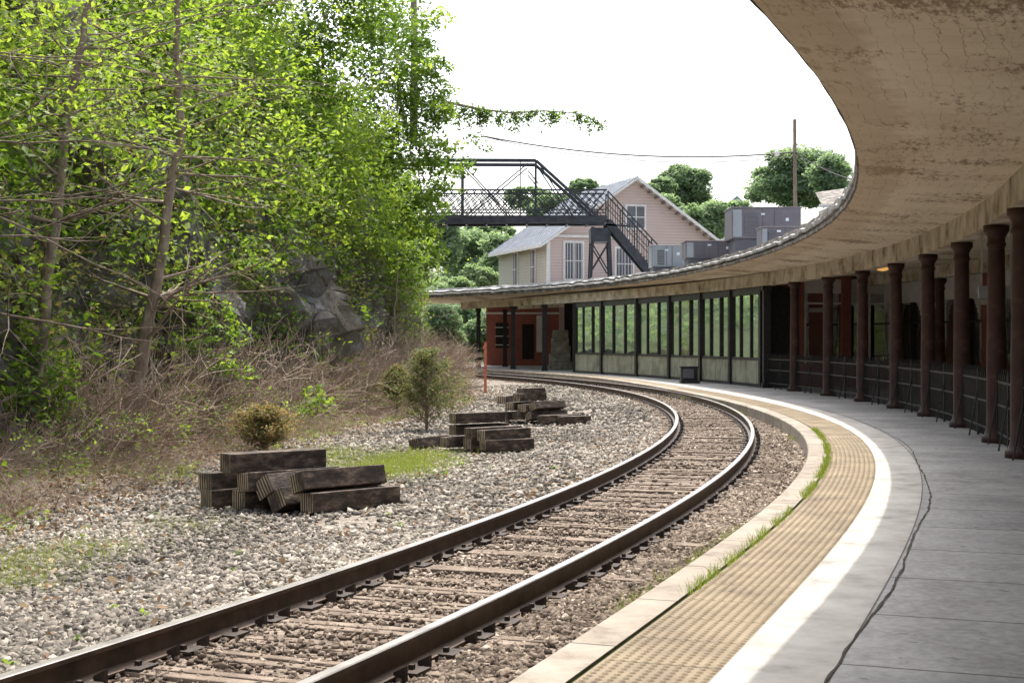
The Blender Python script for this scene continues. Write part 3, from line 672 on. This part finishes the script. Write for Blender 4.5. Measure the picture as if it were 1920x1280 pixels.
def pole(px_,Y,ptop,rad=.13,arms=(),z0=-.5):
    m_=MB(); x,_,zt=D(px_,ptop,Y); m_.tube([(x,Y,z0),(x+.05,Y,(zt+z0)/2),(x,Y,zt)],[rad*1.2,rad*1.05,rad*.85],10)
    for dz,l in arms: m_.box((x,Y-.12,zt-dz),(l,.1,.12))
    m_.obj('utility_pole',[M['pole']],smooth=True); return (x,Y,zt)
pole(1490,80,224,.11); pole(775,64,-60,.16,((.9,1.8),),10.5)
wires=MB()
def wire(a,b,sag,r=.012,n=14):
    a=Vector(a);b=Vector(b); pts=[a.lerp(b,i/n)-UP*sag*4*(i/n)*(1-i/n) for i in range(n+1)]; wires.tube(pts,[r]*(n+1),4)
wire(D(905,255,80),D(1490,285,80),.65,.045); wire(D(905,256,80),D(1490,293,80),.8,.022); wire(D(1130,225,80),D(1590,245,80),.2,.01)
wire(D(1490,285,80),D(1605,338,76),.2,.03); wire(D(1490,283,80),D(1560,318,80),.2,.02); wire(D(1490,225,80),D(1600,300,80),.1,.01)
wires.obj('overhead_wires',[M['iron']])
la=MB(); q=Vector(D(1490,282,80)); la.tube([q,q+Vector((-.5,0,.25)),q+Vector((-.95,0,.05))],[.03,.03,.03],6); la.lathe((q.x-1.0,q.y,q.z-.35),[(0,0),(.12,.04),(.16,.2),(.06,.36),(0,.38)],10); la.obj('street_lamp',[M['trim']],smooth=True)
wh=empty('white_house'); h_=MB(); a=D(1356,362,150); h_.box((a[0]+1.3,151,7.5),(2.7,3,15.8)); h_.obj('walls',[M['trim']],wh)
h2=MB(); h2.poly([(a[0]-.3,149.3,15.3),(a[0]+3.0,149.3,15.3),(a[0]+1.35,149.3,16.7)]); h2.quad((a[0]-.3,149.3,15.3),(a[0]+1.35,149.3,16.7),(a[0]+1.35,153,16.7),(a[0]-.3,153,15.3)); h2.quad((a[0]+3,149.3,15.3),(a[0]+1.35,149.3,16.7),(a[0]+1.35,153,16.7),(a[0]+3,153,15.3)); h2.box((a[0]+1.0,149.4,13.6),(.6,.1,1),m=0); h2.obj('roof_and_windows',[M['metalroof']],wh)
th=empty('tan_house'); t_=MB(); a=D(1575,365,90); t_.box((a[0]+2,92,5),(5,4,10.2)); t_.obj('walls',[M['cream']],th)
t2=MB(); t2.quad((a[0]-1.2,89.5,10.0),(a[0]+5,89.5,10.6),(a[0]+5,94.5,12.2),(a[0]-.6,94.5,11.4)); t2.box((a[0]+1.6,89.6,10.05),(6,.15,.2),m=1); t2.obj('roof',[M['fascia'],M['trim']],th)

# ---------------------------------------------------------------- cliff
smax=cs_[-1]-3; NS=560; prof=[(-1.0,-.9),(-.4,-.3),(-.1,.5),(.1,1.4),(.3,2.4),(.4,3.4),(.55,4.4),(.8,5.4),(1.0,6.4),(1.2,7.3),(1.6,8.2),(2.2,9.0),(3.2,10),(5,11.5),(9,13.2),(16,15),(34,19)]
pr=[]
for a,b in zip(prof,prof[1:]):
    for k in range(5): pr.append((a[0]+(b[0]-a[0])*k/5,a[1]+(b[1]-a[1])*k/5))
pr.append(prof[-1]); V=[];kk=len(pr)
def bare(s,z):
    v=-1
    for (s0,z0,rs,rz) in ((44,2.5,1.9,1.8),(49.5,4.6,.9,1.7),(56,3.6,1.6,1.8),(38,1.7,1.2,1.2),(29,3.6,.9,1.5),(35.5,4.6,.5,1.3),(64,3,1.2,1.5),(52,2.0,1.2,1.2),(22,4.2,.7,1.0)):
        d_=((s-s0)/rs)**2+((z-z0)/rz)**2+1.3*noise.noise(Vector((s*1.1,z*1.1,8)))
        v=max(v,.35*(1-d_))
    return v
for i in range(NS):
    s=smax*i/(NS-1); x,y,nx,ny=cliffpt(s)
    for o,z in pr:
        dsp=1.0*noise.fractal(Vector((x*.35,y*.35,z*.22)),.9,2,5)
        if z<10.5:
            w_=Vector((x*.2+s*.55,z*.28+.25*noise.noise(Vector((s*.7,z*.7,0))),1.))
            dd,pp_=noise.voronoi(w_)
            cell=noise.noise(pp_[0]*7.3)
            dsp+=.75*cell-.55*max(0,.14-(dd[1]-dd[0]))/.14
            w2=Vector((s*1.7,z*1.0,4.)); dd2,pp2=noise.voronoi(w2); dsp+=.22*noise.noise(pp2[0]*5.1)-.12*max(0,.15-(dd2[1]-dd2[0]))/.15
            dsp-=.6*max(0,min(bare(s,z)*4,1))
        q=o+dsp*(1 if z<9.5 else .4)+.3
        V.append((x-nx*q,y-ny*q,z+.25*noise.noise(Vector((x,y,z*.8)))))
Fc=[(i*kk+j,i*kk+j+1,(i+1)*kk+j+1,(i+1)*kk+j) for i in range(NS-1) for j in range(kk-1)]
me=bpy.data.meshes.new('rock_cliff'); me.from_pydata(V,[],Fc); me.materials.append(M['rock']); link(bpy.data.objects.new('rock_cliff',me))

def cover(name,nclump,per,zr,sr,rad,size,mat,toneb,out=(.1,.9),thr=-.15,dens=1.,seed=0,up=.6,holes=True):
    P_=[];T=[];S=[]
    for _ in range(nclump):
        s=random.uniform(*sr); z=random.uniform(*zr); x,y,nx,ny=cliffpt(s)
        m_=noise.noise(Vector((s*.22+seed,z*.3,seed)))+.35*noise.noise(Vector((s*.8,z*.8,seed+3)))
        if m_<thr: continue
        if holes and z<7.5 and s<80 and bare(s,z)>0: continue
        r=random.uniform(*rad); o=random.uniform(*out)
        oi=np.interp(z,[p[1] for p in prof],[p[0] for p in prof])+.3
        c=(x+nx*(o-oi),y+ny*(o-oi),z)
        n=int(per*r*r); pts=blob(c,(r,r,r*.75),n,.4)
        P_.append(pts); S.append(rng.uniform(.6,1.3,n)*size)
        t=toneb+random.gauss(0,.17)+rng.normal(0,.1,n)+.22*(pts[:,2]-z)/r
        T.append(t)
    P_=np.concatenate(P_); 
    return leafmesh(name,P_,np.concatenate(S),np.concatenate(T),mat,up=up)
S0_,S1_=14,112
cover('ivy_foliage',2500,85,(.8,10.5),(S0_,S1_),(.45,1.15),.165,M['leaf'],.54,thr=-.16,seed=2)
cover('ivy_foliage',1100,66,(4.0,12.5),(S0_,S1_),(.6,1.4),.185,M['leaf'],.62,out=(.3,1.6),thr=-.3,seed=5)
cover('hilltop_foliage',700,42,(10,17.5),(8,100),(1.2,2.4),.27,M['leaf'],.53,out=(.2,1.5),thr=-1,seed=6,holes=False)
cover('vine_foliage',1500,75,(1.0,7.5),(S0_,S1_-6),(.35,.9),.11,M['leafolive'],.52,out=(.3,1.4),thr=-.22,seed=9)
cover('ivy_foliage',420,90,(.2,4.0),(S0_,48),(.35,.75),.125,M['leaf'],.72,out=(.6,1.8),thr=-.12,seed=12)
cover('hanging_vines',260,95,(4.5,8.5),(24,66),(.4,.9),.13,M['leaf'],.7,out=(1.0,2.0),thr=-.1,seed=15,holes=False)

def branchy(mb,p0,dirn,L,r0,depth,tips,sides=6,curl=.25,nseg=5,kids=4,upb=.15):
    p=Vector(p0);d=Vector(dirn).normalized();pts=[p.copy()];rad=[r0]
    for i in range(nseg):
        d=(d+Vector((random.gauss(0,curl),random.gauss(0,curl),random.gauss(upb,curl*.6)))*.35).normalized()
        p=p+d*L/nseg; pts.append(p.copy()); rad.append(r0*(1-.75*(i+1)/nseg))
    mb.tube(pts,rad,sides)
    if depth<=0: tips.append(p.copy()); return
    for k in range(kids):
        i=random.randint(1,nseg); q=pts[i]; dd=(pts[i]-pts[i-1]).normalized()
        sdv=Vector((random.gauss(0,1),random.gauss(0,1),random.gauss(0,.6))); nd=(dd*.7+sdv.normalized()*.8).normalized()
        branchy(mb,q,nd,L*random.uniform(.4,.65),rad[i]*.6,depth-1,tips,4,curl,4,kids-1,upb)
def crown_tree(base,top,blobs,leafsize,per,tone,rr=.15,mat='leaf'):
    e=empty('tree'); mb=MB(); base=Vector(base);top=Vector(top)
    tp=[base.lerp(top,k/6)+Vector((random.uniform(-.25,.25)*(k>0),random.uniform(-.2,.2),0)) for k in range(7)]
    mb.tube(tp,[rr*(1-.13*k) for k in range(7)],8); mid=tp[3]
    P_=[];T=[];S=[]
    for (c,r) in blobs:
        c=Vector(c); a=tp[random.randint(2,6)]; mb.tube([a,a.lerp(c,.5)+Vector((0,0,.2)),c],[rr*.35,rr*.2,rr*.08],5)
        for k in range(9):
            dv_=Vector((random.gauss(0,1),random.gauss(0,1),random.gauss(0,.8))).normalized()*r*random.uniform(.45,1.)
            cc_=c+dv_; r2=r*random.uniform(.22,.45); n=int(per*r2*r2); pts=blob(cc_,(r2,r2,r2*.6),n,.2); P_.append(pts); S.append(rng.uniform(.6,1.3,n)*leafsize)
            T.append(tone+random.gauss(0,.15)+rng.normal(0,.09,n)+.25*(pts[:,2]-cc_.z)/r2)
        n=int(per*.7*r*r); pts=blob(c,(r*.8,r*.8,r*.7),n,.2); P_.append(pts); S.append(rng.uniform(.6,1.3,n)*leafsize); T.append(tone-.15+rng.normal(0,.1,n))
    mb.obj('trunk_and_limbs',[M['bark']],e,smooth=True)
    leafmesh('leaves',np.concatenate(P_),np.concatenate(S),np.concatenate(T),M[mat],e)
def pb(lst,Y,jy=1.5): return [(D(a,b,Y+random.uniform(-jy,jy)),r) for a,b,r in lst]
crown_tree(D(740,420,54),D(750,100,53),pb([(765,50,1.5),(700,40,1.6),(790,170,1.3),(780,230,1.5),(820,205,.8),(805,330,1.3),(750,300,1.6),(770,400,1.4),(720,180,1.8),(690,300,1.6),(740,480,1.2),(825,130,.6),(830,290,.8),(780,110,1.2),(795,420,1.0),(745,110,1.5),(820,360,.8),(800,480,.8)],50),.18,290,.58,.08)
crown_tree(D(600,300,46),D(610,20,46),pb([(600,30,1.7),(650,90,1.5),(560,110,1.5),(640,200,1.5),(520,20,1.5),(690,-40,1.5),(590,-60,1.6),(700,30,1.3),(560,220,1.3)],44),.17,270,.56,.07)
crown_tree(D(420,300,38),D(420,40,38),pb([(430,20,1.5),(350,60,1.4),(480,120,1.3),(400,150,1.2),(300,-20,1.5),(480,-60,1.5),(540,-90,1.5),(470,210,1.1)],37),.16,270,.6,.07)
crown_tree(D(150,250,31),D(160,40,31),pb([(60,60,1.3),(160,90,1.2),(250,40,1.3),(20,190,1.1),(110,-40,1.4),(230,150,1.0),(-60,100,1.3),(300,110,1.0)],31),.15,290,.6,.06)
crown_tree(D(640,420,44),D(600,330,43),pb([(640,340,.9),(600,400,.9),(560,350,.8),(660,440,.6),(700,400,.9),(720,250,1.0),(650,280,.9),(740,360,.9),(760,470,.7)],41.5,.6),.14,300,.78,.05)
crown_tree(D(60,740,22),D(60,600,21.5),pb([(60,640,.5),(110,700,.45),(30,720,.5),(100,760,.4),(40,590,.35)],21.5,.5),.11,480,.72,.03)
crown_tree(D(400,700,28),D(400,560,27.5),pb([(400,580,.55),(360,640,.5),(440,630,.45),(340,560,.5),(420,690,.4),(460,700,.3),(250,560,.5),(480,480,.5)],27.5,.5),.12,420,.72,.04)
crown_tree(D(590,790,31),D(590,740,31),pb([(590,740,.35),(570,765,.3),(615,760,.28)],30.5,.3),.12,420,.8,.02)
ov=empty('overhanging_branch'); mb=MB(); path=[D(830,190,52),D(900,205,52),D(960,212,51.6),D(1020,208,51.4),D(1080,212,51.3),D(1125,228,51.2)]
mb.tube(path,[.06,.045,.035,.025,.02,.01],5)
P_=[]
for k in range(52):
    t=random.uniform(0,1)**.9; i=min(int(t*5),4); f=t*5-i; a=Vector(path[i]).lerp(Vector(path[i+1]),f)
    l=random.uniform(.1,.55)*(1.5 if k%5==0 else 1); b=a+Vector((random.uniform(-.2,.2),random.uniform(-.3,.3),-l)); mb.tube([a,a.lerp(b,.5)+Vector((.05,0,0)),b],[.01,.008,.004],3)
    n=int(24*l/.4)+10; tt=rng.uniform(0,1,(n,1)); P_.append(np.array(a)*(1-tt)+np.array(b)*tt+rng.normal(0,.09,(n,3)))
for px_,py_,r in((870,230,.5),(890,260,.45),(910,280,.3),(900,215,.35),(880,300,.35)): P_.append(blob(D(px_,py_,52),(r,r,r*.6),int(330*r*r)+20,.2))
P_=np.concatenate(P_); mb.obj('twigs',[M['bark']],ov); leafmesh('leaves',P_,rng.uniform(.1,.18,len(P_)),rng.normal(.42,.12,len(P_)),M['leaf'],ov)

def slender(path,r0,nb,seed,leafprob,bright=.88,yrange=(.25,1)):
    random.seed(seed); e=empty('slender_tree'); mb=MB(); pts=[Vector(p) for p in path]
    fine=[]
    for a,b in zip(pts,pts[1:]):
        for k in range(5): fine.append(a.lerp(b,k/5)+Vector((random.gauss(0,.02),random.gauss(0,.02),0)))
    fine.append(pts[-1]); n=len(fine); rad=[r0*(1-.7*i/(n-1)) for i in range(n)]
    mb.tube(fine,rad,9); tips=[]
    for k in range(nb):
        i=int(n*random.uniform(*yrange)); i=min(max(i,1),n-1); q=fine[i]
        az=random.choice([0,math.pi])+random.gauss(0,.7); dv_=Vector((math.cos(az),math.sin(az)*.8,random.uniform(-.15,.35)))
        branchy(mb,q,dv_,random.uniform(1.3,3.1),rad[i]*.34,2,tips,5,.36,6,4,.02)
    mb.obj('trunk_and_limbs',[M['bark']],e,smooth=True)
    P_=[]
    for t in tips:
        if random.random()<leafprob(t): P_.append(np.array(t)+rng.normal(0,.13,(random.randint(5,12),3)))
    if P_:
        P_=np.concatenate(P_); leafmesh('leaves',P_,rng.uniform(.06,.13,len(P_)),rng.normal(bright,.12,len(P_)),M['leaf'],e,up=1.0)
slender([D(228,822,24),D(262,690,24),D(290,560,24),D(318,380,24),D(340,240,24),D(333,80,24),D(330,-60,24)],.125,32,3,lambda t:.9 if t.z>4.9 else .15)
slender([D(60,760,22),D(92,500,22),D(118,290,22),D(135,170,22),D(160,40,22),D(178,-60,22)],.11,32,4,lambda t:.85 if t.z>4.4 else .12)
slender([D(-120,800,19),D(-100,500,19),D(-60,200,19),D(-40,-60,19)],.09,26,8,lambda t:.7 if t.z>4.2 else .05)
slender([D(735,640,46),D(742,560,46),D(748,480,46)],.04,8,9,lambda t:.1)

TV=[];TF=[]
def addstick(a,b,r0,r1,bend=(0,0,0)):
    a=np.array(a,float);b=np.array(b,float); base=len(TV); d=b-a; L=np.linalg.norm(d); d/=L
    u=np.cross(d,[.31,.9,.2]);u/=np.linalg.norm(u);w=np.cross(d,u)
    for k in range(5):
        t=k/4; p=a+(b-a)*t+np.array(bend)*4*t*(1-t)*.5; r=r0+(r1-r0)*t
        for j in range(3):
            an=j*2.094; TV.append(tuple(p+(u*math.cos(an)+w*math.sin(an))*r))
    for k in range(4):
        for j in range(3):
            j2=(j+1)%3; TF.append((base+k*3+j,base+k*3+j2,base+(k+1)*3+j2,base+(k+1)*3+j))
addstick((0,0,0),(.15,0,1),.008,.003,(.25,0,0))
for z0,dx,dy,dz in((.2,.35,-.2,.2),(.3,.3,.1,.35),(.45,-.2,.25,.3),(.6,.1,-.28,.25),(.7,.25,.1,.1),(.8,-.15,-.1,.2)): addstick((.3*z0,0,z0),(.3*z0+dx,dy,z0+dz),.004,.0018,(.08,.05,-.08))
def brush(name,n,sr,out,size,lean=1.0,tone=.5,hol=-.25):
    pos=[];nr=[]
    for _ in range(n):
        s=random.uniform(*sr);x,y,nx,ny=cliffpt(s); o=random.uniform(*out)
        if noise.noise(Vector((s*.5,o*.7,4)))<hol: continue
        X=x+nx*o;Y=y+ny*o; pos.append((X,Y,groundz(X,Y)-.03)); nr.append((random.gauss(0,.8)+.3*lean,random.gauss(0,.8),abs(random.gauss(.5,.5))))
    pos=np.array(pos);k=len(pos)
    scatter(name,TV,TF,pos,frames(np.array(nr)),rng.uniform(.5,1.2,k)*size,np.clip(rng.normal(tone,.22,k),0,1),M['twig'])
random.seed(11)
brush('dry_brush',4000,(18,78),(-.3,1.9),1.15,1,.55,-.15)
brush('dry_brush',3000,(28,66),(-.4,1.3),2.1,.6,.6,-.15)
brush('dry_brush',5600,(10,50),(.8,3.2),.5,1,.6,-.12)
brush('dry_brush',1800,(52,84),(-.3,1.3),2.2,.4,.5)
g=[]
for _ in range(18000):
    s=random.uniform(8,62);x,y,nx,ny=cliffpt(s);o=random.triangular(.1,4.3,2.3)
    X=x+nx*o;Y=y+ny*o; g.append((X,Y,groundz(X,Y)+random.uniform(.0,.07)))
for _ in range(1100):
    y=random.uniform(6,30); x=random.uniform(cliffX(y)+2,float(railR(y))-2); g.append((x,y,groundz(x,y)+.05))
g=np.array(g); leafmesh('leaf_litter',g,rng.uniform(.035,.1,len(g)),rng.normal(.5,.25,len(g)),M['litter'],up=.8)
g=[]
for _ in range(420):
    s=random.uniform(16,66);x,y,nx,ny=cliffpt(s);o=random.uniform(.4,2.6); X=x+nx*o;Y=y+ny*o
    g.append(blob((X,Y,groundz(X,Y)+.25+random.uniform(0,.5)),(.2,.2,.25),22,.2))
for _ in range(45):
    y=random.uniform(6.5,26); x=random.uniform(max(cliffX(y)+2,-y*.36),float(railR(y))-2.3); g.append(blob((x,y,groundz(x,y)+.04),(.04,.04,.02),5,.2))
g=np.concatenate(g); leafmesh('weeds',g,rng.uniform(.035,.08,len(g)),rng.normal(.7,.15,len(g)),M['leaf'],up=1)

def cedar(px_,py0,py1,Y,wpx,brown,name='cedar_bush'):
    b=Vector(D(px_,py1,Y)); h=(py1-py0)*Y/F; w=wpx*Y/F/2; e=empty(name); mb=MB(); mb.tube([b-UP*.2,b+UP*h*.95],[.04,.01],6)
    P_=[]
    for k in range(150):
        t=random.uniform(.03,1); rr=w*(1-t)**.5*random.uniform(.35,1.35)+.03; a=random.uniform(0,6.28); q=b+Vector((math.cos(a)*rr,math.sin(a)*rr,h*t+rr*.45)); a0=b+UP*h*max(t-.08,.0)
        mb.tube([a0,q],[.009,.003],3); nn_=38; tt=rng.uniform(.45,1.1,(nn_,1)); P_.append(np.array(a0)*(1-tt)+np.array(q)*tt+rng.normal(0,.045,(nn_,3)))
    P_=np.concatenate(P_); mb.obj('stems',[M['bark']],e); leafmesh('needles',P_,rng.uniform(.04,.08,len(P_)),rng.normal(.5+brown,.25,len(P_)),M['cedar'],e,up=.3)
cedar(800,660,795,31,135,.0); cedar(495,770,842,25,125,.35); cedar(745,690,760,36,60,.2)

GV=[(-.012,0,0),(.012,0,0),(.03,.0,.5),(.012,.0,.55),(.1,.0,1.0)]; GF=[(0,1,2),(0,2,3),(3,2,4)]
def grass(name,pts,size,tone=.6):
    pts=np.array(pts); n=len(pts); nr=rng.normal(0,.35,(n,3)); nr[:,2]=1; s=np.stack([rng.uniform(.7,1.3,n)*size*1.6,np.ones(n),rng.uniform(.5,1.3,n)*size],1)
    scatter(name,GV,GF,pts,frames(nr),s,np.clip(rng.normal(tone,.2,n),0,1),M['grass'])
def patch(px_,py_,w,h,n,z=-.28):
    c=[]
    for _ in range(n):
        q=P(px_+random.gauss(0,w),py_+random.gauss(0,h),z); c.append((q[0],q[1],groundz(*q)-.01))
    return c
grass('grass',patch(740,868,50,11,4600)+patch(790,852,40,8,2000)+patch(690,880,30,8,1200)+patch(620,850,50,12,1500),.13,.7)
grass('grass',patch(60,1040,70,14,1700)+patch(30,1075,50,10,800)+patch(180,1015,60,10,900)+patch(330,975,60,8,500),.09,.75)
ck2=sample(kerbX,5,48,.02); g=[]
for i in range(ck2['n']):
    y=ck2['y'][i]; s=ck2['s'][i]
    m_=noise.noise(Vector((s*.55,2,0)))
    cl_=noise.noise(Vector((s*2.2,5,0)))
    if 9.3<y<13.8 and cl_>-.25:
        for k in range(10): g.append(at(ck2,i,random.gauss(-.1,.09),-.22+random.uniform(-.03,.05)))
        for k in range(4): g.append(at(ck2,i,random.gauss(.285,.02),-.015))
    elif m_>.28 and cl_>0:
        for k in range(3): g.append(at(ck2,i,random.gauss(-.05,.04),-.22))
    if 14.8<y<26 and noise.noise(Vector((s*1.1,8,0)))+cl_*.5>-.15:
        for k in range(6): g.append(at(ck2,i,random.gauss(.285,.025),-.015))
grass('kerb_grass',g,.09,.65)
g=[]
for _ in range(12000):
    s=random.uniform(14,55);x,y,nx,ny=cliffpt(s);o=random.uniform(.2,3.4)
    if noise.noise(Vector((s*.35,o,2)))>.05: X=x+nx*o;Y=y+ny*o; g.append((X,Y,groundz(X,Y)-.01))
grass('grass',g,.16,.8)
pp=np.array([p for p in g[::3]])+np.array([0,0,.08]); leafmesh('weeds',pp+rng.normal(0,.04,pp.shape),rng.uniform(.05,.1,len(pp)),rng.normal(.75,.15,len(pp)),M['leaf'],up=1)
lg=MB(); lg.tube([D(38,945,20),D(55,915,20.2),D(72,885,20.6)],[.05,.08,.04],8); lg.obj('bleached_stump',[M['trim']],smooth=True)
st=MB(); q=P(910,735,-.3); st.box((q[0],q[1],.6),(.1,.05,1.9),(Vector((1,0,.03)).normalized(),Vector((0,1,0)),UP)); st.box((q[0]-.02,q[1]-.03,1.35),(.14,.03,.12)); st.obj('orange_marker_stake',[M['stake']])

def endgrain():
    m,nt,b=newmat('sleeper_end_grain'); co=coords(nt,'UV')
    wv=nt.nodes.new('ShaderNodeTexWave'); wv.inputs['Scale'].default_value=7; wv.inputs['Distortion'].default_value=1.2; nt.links.new(co,wv.inputs[0])
    c=ramp(nt,wv.outputs['Fac'],[(.15,(.03,.022,.017)),(.45,(.22,.165,.11)),(.8,(.46,.37,.26))])
    c=mixc(nt,ramp(nt,nz(nt,coords(nt),3,5),[(.42,(0,0,0)),(.62,(1,1,1))]),c,(.06,.045,.035))
    nt.links.new(c,b.inputs['Base Color']); b.inputs['Roughness'].default_value=.9; return m
M['end']=endgrain()
def stack(Y0,ties,sz,name='sleeper_stack'):
    m_=MB()
    for (px_,py_,dY,ang,roll,L) in ties:
        Y=Y0+dY; c=Vector(D(px_,py_,Y)); d=Vector((math.cos(ang),math.sin(ang),0)); x=Vector((d.y,-d.x,0))
        X=(x*math.cos(roll)+UP*math.sin(roll)); Z=(UP*math.cos(roll)-x*math.sin(roll))
        c2=c+d*L/2; m_.box(c2,(sz*1.12,L,sz*.93),(X,d,Z),m=[0,0,1,1,0,0])
    m_.obj(name,[M['creosote'],M['end']],bevel=.012)
A=math.atan2(.6,.8)
stack(16.3,[(386,935,.5,A+.1,0,1.2),(384,904,.55,A+.2,.05,1.1),(447,938,.3,A+.15,0,1.3),(455,904,.2,A+.05,.1,1.25),(575,942,-.1,A+.1,.03,1.25),(518,938,.0,A+.25,.5,1.1),(493,914,.1,A+.3,.55,1.0),(556,904,-.05,A+.12,.3,1.2),(422,868,.25,A+.05,.0,1.3)],.24)
stack(25,[(832,829,.4,A,0,1.3),(848,806,.5,A,0,1.2),(876,832,.2,A+.1,0,1.3),(905,835,-.1,A-.1,.05,1.0),(848,784,.4,A,0,1.1),(878,812,.2,A+.1,.0,1.2),(902,816,-.05,A+.1,.05,1.1),(776,832,.6,A+.4,.2,1.0)],.2)
stack(33,[(943,780,.3,A+.2,.0,1.2),(965,779,.2,A+.1,.1,1.2),(990,780,.2,A+.1,.3,1.2),(1012,786,-.1,A-.1,0,1.1),(1050,788,-.1,A-.1,0,.8),(955,762,.3,A+.5,.05,1.2),(978,765,.2,A+.4,.0,1.2),(998,762,.2,A+.2,.4,1.1),(968,745,.3,A+.3,.0,1.1),(940,750,.5,A+.7,.0,1.0),(975,735,.5,A+.2,.0,.8)],.2)

# ---------------------------------------------------------------- background vegetation
P_=[];T=[];S=[]
def far(px_,py_,rx,rz,Y,n,ls,tone,nb=44):
    c=D(px_,py_,Y); k=Y/F
    for q in range(nb):
        a=random.uniform(0,6.28); el=random.uniform(-.8,.85); rr=random.uniform(.2,.85)*math.sqrt(1-el*el); cc_=(c[0]+math.cos(a)*rr*rx*k,c[1]+math.sin(a)*rr*rx*k*.7,c[2]+el*rz*k*.8)
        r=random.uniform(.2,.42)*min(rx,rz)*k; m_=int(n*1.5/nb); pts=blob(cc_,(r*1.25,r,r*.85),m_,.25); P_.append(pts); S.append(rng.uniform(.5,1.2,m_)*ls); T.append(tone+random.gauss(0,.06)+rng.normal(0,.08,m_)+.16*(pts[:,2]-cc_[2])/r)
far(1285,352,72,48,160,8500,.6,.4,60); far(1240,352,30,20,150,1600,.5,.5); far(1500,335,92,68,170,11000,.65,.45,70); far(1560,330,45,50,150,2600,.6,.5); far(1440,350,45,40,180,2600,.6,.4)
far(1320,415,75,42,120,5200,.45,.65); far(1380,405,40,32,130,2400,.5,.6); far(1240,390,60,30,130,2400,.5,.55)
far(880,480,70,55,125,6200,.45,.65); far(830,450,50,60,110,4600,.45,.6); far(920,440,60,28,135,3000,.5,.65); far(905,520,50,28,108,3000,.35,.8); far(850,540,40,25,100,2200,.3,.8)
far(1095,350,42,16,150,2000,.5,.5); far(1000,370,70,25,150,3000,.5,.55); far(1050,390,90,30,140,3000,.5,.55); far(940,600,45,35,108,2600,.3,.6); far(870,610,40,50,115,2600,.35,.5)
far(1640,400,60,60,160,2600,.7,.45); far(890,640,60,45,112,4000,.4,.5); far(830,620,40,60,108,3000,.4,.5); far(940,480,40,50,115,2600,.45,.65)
for _ in range(140):
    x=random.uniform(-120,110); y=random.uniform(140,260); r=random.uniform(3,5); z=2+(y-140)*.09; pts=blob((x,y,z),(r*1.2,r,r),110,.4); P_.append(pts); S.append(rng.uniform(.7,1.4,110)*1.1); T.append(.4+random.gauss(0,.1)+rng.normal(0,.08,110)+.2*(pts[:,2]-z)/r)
leafmesh('distant_trees',np.concatenate(P_),np.concatenate(S),np.concatenate(T),M['leafhaze'])
V=[];Fc=[];nx_=60;ny_=14
for j in range(ny_):
    for i in range(nx_):
        x=-160+i*6.5; y=150+j*22; V.append((x,y,-1+min(j*2.6,14)+4*noise.noise(Vector((x*.02,y*.02,0)))))
Fc=[(j*nx_+i,j*nx_+i+1,(j+1)*nx_+i+1,(j+1)*nx_+i) for j in range(ny_-1) for i in range(nx_-1)]
me=bpy.data.meshes.new('wooded_hill'); me.from_pydata(V,[],Fc); me.materials.append(M['ground']); link(bpy.data.objects.new('wooded_hill',me))

# ---------------------------------------------------------------- light
ld=Vector((-.1,-2.15,-4.07)).normalized(); sd_=-ld
elev=math.asin(sd_.z); az=math.atan2(sd_.x,sd_.y)
w=bpy.data.worlds.new('World'); sc.world=w; w.use_nodes=True; nt=w.node_tree; bg=nt.nodes['Background']
sk=nt.nodes.new('ShaderNodeTexSky'); sk.sky_type='NISHITA'; sk.sun_disc=False; sk.sun_elevation=elev; sk.sun_rotation=az; sk.air_density=1.0; sk.dust_density=5; sk.ozone_density=1
hs=nt.nodes.new('ShaderNodeHueSaturation'); hs.inputs['Saturation'].default_value=.5; hs.inputs['Value'].default_value=2.9
nt.links.new(sk.outputs[0],hs.inputs['Color']); nt.links.new(hs.outputs[0],bg.inputs[0]); bg.inputs[1].default_value=.15
sl_=bpy.data.lights.new('sun','SUN'); sl_.energy=4.8; sl_.angle=math.radians(.5); sl_.color=(1,.95,.87)
so=bpy.data.objects.new('sun',sl_); link(so); so.rotation_euler=ld.to_track_quat('-Z','Y').to_euler()
cam=bpy.data.cameras.new('camera'); cam.lens=50; cam.sensor_width=36; cam.clip_end=5000; cam.shift_y=-4/1920
co=bpy.data.objects.new('camera',cam); link(co); co.location=(0,0,EYE); co.rotation_euler=(math.pi/2,0,0); sc.camera=co
